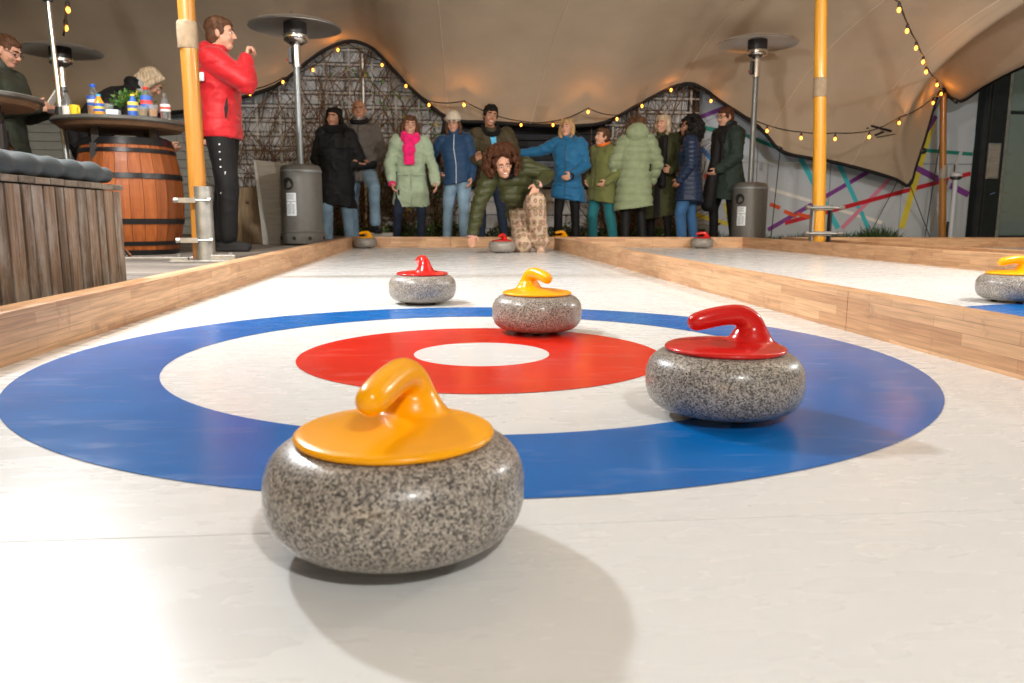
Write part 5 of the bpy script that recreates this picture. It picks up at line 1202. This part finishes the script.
# olive coat
person('smiling woman with ash blond hair in a long olive coat, looking left', (2.90, 10.2, GZ), PI-.45, 1.74, 'skin', 1.12,
    j=dict(elL=(-.28, -.03, 1.14), wrL=(-.16, .20, 1.02), elR=(.28, 0, 1.14), wrR=(.2, .12, .98)), head=(-.35, -.05, 0), hair='bob', hairm='h_ash', smile=True,
    top=dict(m='c_olive', len=.52, flare=.035, w=1.14, wr=.008, collar=.03, front='c_black', sleeve=(.10, .085, .065)), trousers='c_black', hands=dict(L=dict(d=(.5, .7, .1), t=(0, 0, 1), curl=1.0)), extras=(x_hang('scarf', 'c_black', [(-.06, .12, 1.46), (-.05, .17, 1.2), (-.05, .20, .85)], [.035, .045, .05]),), seed=19)
# navy puffer
person('woman with big curly black hair in a shiny navy quilted coat and blue jeans', (3.14, 9.75, GZ), -.45+PI/2+.1, 1.64, 'skin3', 1.1,
    j=dict(elR=(.26, -.05, 1.14), wrR=(.24, .05, .93), elL=(-.26, -.02, 1.14), wrL=(-.2, .12, .95)), head=(.5, -.02, 0), hair='big', hairm='h_black',
    top=dict(m='c_navy', len=.30, flare=.03, w=1.12, wr=.003, puff=(.055, .008), sleeve=(.10, .085, .062)), trousers='c_jeansb', leg_r=(.10, .075, .066), extras=(x_fur('c_fur', .060, .10, .03, .010),), seed=20)
# dark green
person('person with short auburn hair, glasses and dark green coat in profile by the right heater', (3.80, 10.25, GZ), PI/2+.30, 1.86, 'skin', 1.14,
    j=dict(elR=(.28, -.06, 1.13), wrR=(.24, .05, .93), elL=(-.26, .05, 1.14), wrL=(-.14, .22, .98)), head=(-.05, .12, 0), hair='short', hairm='h_auburn', glasses=True,
    top=dict(m='c_dkgreen', len=.30, flare=.05, w=1.14, wr=.009, collar=.05, sleeve=(.105, .09, .07)), trousers='c_black', extras=(x_scarf('c_black', ((-.06, .5),), .042), x_hang('scarf_end', 'c_black', [(-.03, .16, 1.40), (-.04, .20, 1.1), (-.04, .26, .75), (-.05, .30, .55)], [.05, .07, .085, .09])), seed=21)
# man in red
def redmarks(q, c):
    S = c['S']; 
    for i in range(4): q.ell(Vector((.205, .03, .80-.055*i))*S, (.006*S, .0065*S, .0065*S), None, 10, 6)
    q.capsule(Vector((.192, .06, .60))*S, Vector((.180, .015, .44))*S, .0035*S)
def redpocket(q, c):
    S = c['S']; q.path([Vector((.200, .10, 1.13))*S, Vector((.212, .095, 1.06))*S, Vector((.218, .09, .99))*S], [.005*S, .014*S, .005*S])
def redpatch(q, c):
    S = c['S']; q.box(Vector((.215, -.075, 1.28))*S, (.012*S, .05*S, .06*S))
person('man in a bright red jacket and black trousers in profile, raising a hand', (-1.66, 6.22, .092), -PI/2, 1.735, 'skin', 1.08, voxel=.006,
    j=dict(elR=(.215, .255, 1.235), wrR=(.13, .235, 1.425), elL=(-.27, -.14, 1.15), wrL=(-.25, -.17, .93), knR=(.11, .05, .50), anR=(.10, .03, .09), knL=(-.10, -.02, .50), anL=(-.11, -.10, .09)), head=(.03, .02, 0), hair='short', hairm='h_brown',
    top=dict(m='c_red', name='jacket', len=.09, w=1.08, wr=.013, hood='down', sleeve=(.096, .082, .058), collar=.02, puff=(.17, .006)), trousers='c_black', leg_r=(.105, .085, .070), hands=dict(R=dict(d=(-.1, .25, 1), t=(-1, -.2, 0), n=(-.3, 1, 0), curl=1.25), L=dict(d=(.1, -.1, -1), t=(0, 1, 0), curl=.8)),
    extras=(x_mesh('trouser_marks', 'c_white', redmarks), x_mesh('pocket_opening', 'black', redpocket), x_mesh('sleeve_patch', 'c_white', redpatch)), shoe_dir=dict(R=(.05, 1, 0), L=(-.1, 1, 0)), seed=22)
# woman with phone
w = person('woman with tied back hair in a dark jacket looking down at a phone', (-3.24, 6.25, .092), -PI/2-.12, 1.57, 'skin', .98, voxel=.006,
    j=dict(elR=(.25, .08, 1.14), wrR=(.10, .33, 1.17), elL=(-.25, .04, 1.14), wrL=(-.10, .32, 1.16), head=(0, .07, 1.625)), head=(0, .42, 0), hair='pony', hairm='h_brown', glasses=True,
    top=dict(m='c_phone', name='jacket', len=.22, w=1.15, wr=.007, collar=.06, sleeve=(.10, .085, .062), puff=(.16, .006)), trousers='c_black', hands=dict(R=dict(d=(-.45, .85, .15), t=(0, .2, 1), n=(-1, 0, 0), curl=.8), L=dict(d=(.45, .85, .1), t=(0, .2, 1), n=(1, 0, 0), curl=.8)), seed=23)
ph = MB(); ph.box((0, 0, 0), (.075, .010, .155), Matrix.Rotation(R(-38), 3, 'X')); po = thing('phone', 'phone in a pale case held in the hands of the woman at the left edge', 'phone', (-2.86, 6.2, 1.21), -PI/2-.12); ph.build('phone_case', M['lab_white'], po, bevel=.003)
# leaning person behind the table
person('person with wavy blond hair in a black jacket bending over behind the drinks table', (-2.72, 6.80, .092), PI/2+.35+PI, 1.66, 'skin', 1.1,
    j=dict(hip=(0, -.22, .92), hpR=(.09, -.22, .9), hpL=(-.09, -.22, .9), waist=(0, -.10, 1.06), chest=(0, .07, 1.22), sho=(0, .19, 1.31), neck=(0, .26, 1.35), head=(0, .35, 1.44), shR=(.18, .19, 1.29), shL=(-.18, .19, 1.29), elR=(.24, .26, .98), wrR=(.14, .44, .90), elL=(-.24, .26, .98), wrL=(-.14, .44, .90)),
    head=(0, .75, 0), hs=.93, hair='bob', hairm='h_ash', top=dict(m='c_black', name='jacket', len=.1, w=1.15, wr=.008, hood='down'), trousers='c_black', extras=(x_scarf('c_grey_l', (), .04),), seed=24)

# kneeling woman: joints placed for this pose, origin below the pelvis
KX, KY = .80, 8.25
def K(x, y, z): return (-(x-KX), -(y-KY), z)      # world to local (figure faces the camera)
person('laughing woman with big auburn curls kneeling on the rink in snake print trousers', (KX, KY, 0), PI, 1.75, 'skin', 1.06, voxel=.0065,
    j=dict(hip=K(.90, 8.50, .50), waist=K(.84, 8.38, .62), chest=K(.76, 8.24, .74), sho=K(.69, 8.12, .83), neck=K(.65, 8.05, .85), head=K(.618, 7.93, .872),
           shR=K(.49, 8.08, .79), shL=K(.88, 8.16, .89), elR=K(.38, 7.97, .51), wrR=K(.305, 7.86, .19), elL=K(1.10, 8.16, .80), wrL=K(.985, 7.97, .70),
           hpR=K(.84, 8.46, .44), hpL=K(.98, 8.48, .46), knR=K(.83, 8.08, .09), anR=K(.88, 8.52, .06), knL=K(.96, 7.99, .53), anL=K(1.03, 8.14, .085)),
    head=(.14, .22, .18), hair='curly', hairm='h_auburn', hs=1.0, smile=True,
    top=dict(m='c_army', name='jacket', len=.13, hem=(-(.02), .25, -.8), w=1.12, wr=.008, puff=(.085, .013), sleeve=(.098, .083, .060), cuff='c_rose', collar=.02, add=((K(.73, 8.18, .60), (.13, .10, .12)),)),
    trousers='snake', leg_r=(.115, .106, .090), flare=.025, shoes='c_beige', shoe_dir=dict(L=(.05, 1, 0), R=(0, -1, -.5)),
    hands=dict(R=dict(d=(.10, .55, -.55), t=(-.8, .4, 0), n=(0, -.5, -.8), curl=.12), L=dict(d=(.42, .3, -.75), t=(.8, -.1, .5), n=(0, -.9, -.2), curl=.15)), pants_disp=.006,
    extras=(x_fur('c_black', .034, .080, .0, .003),), seed=25)
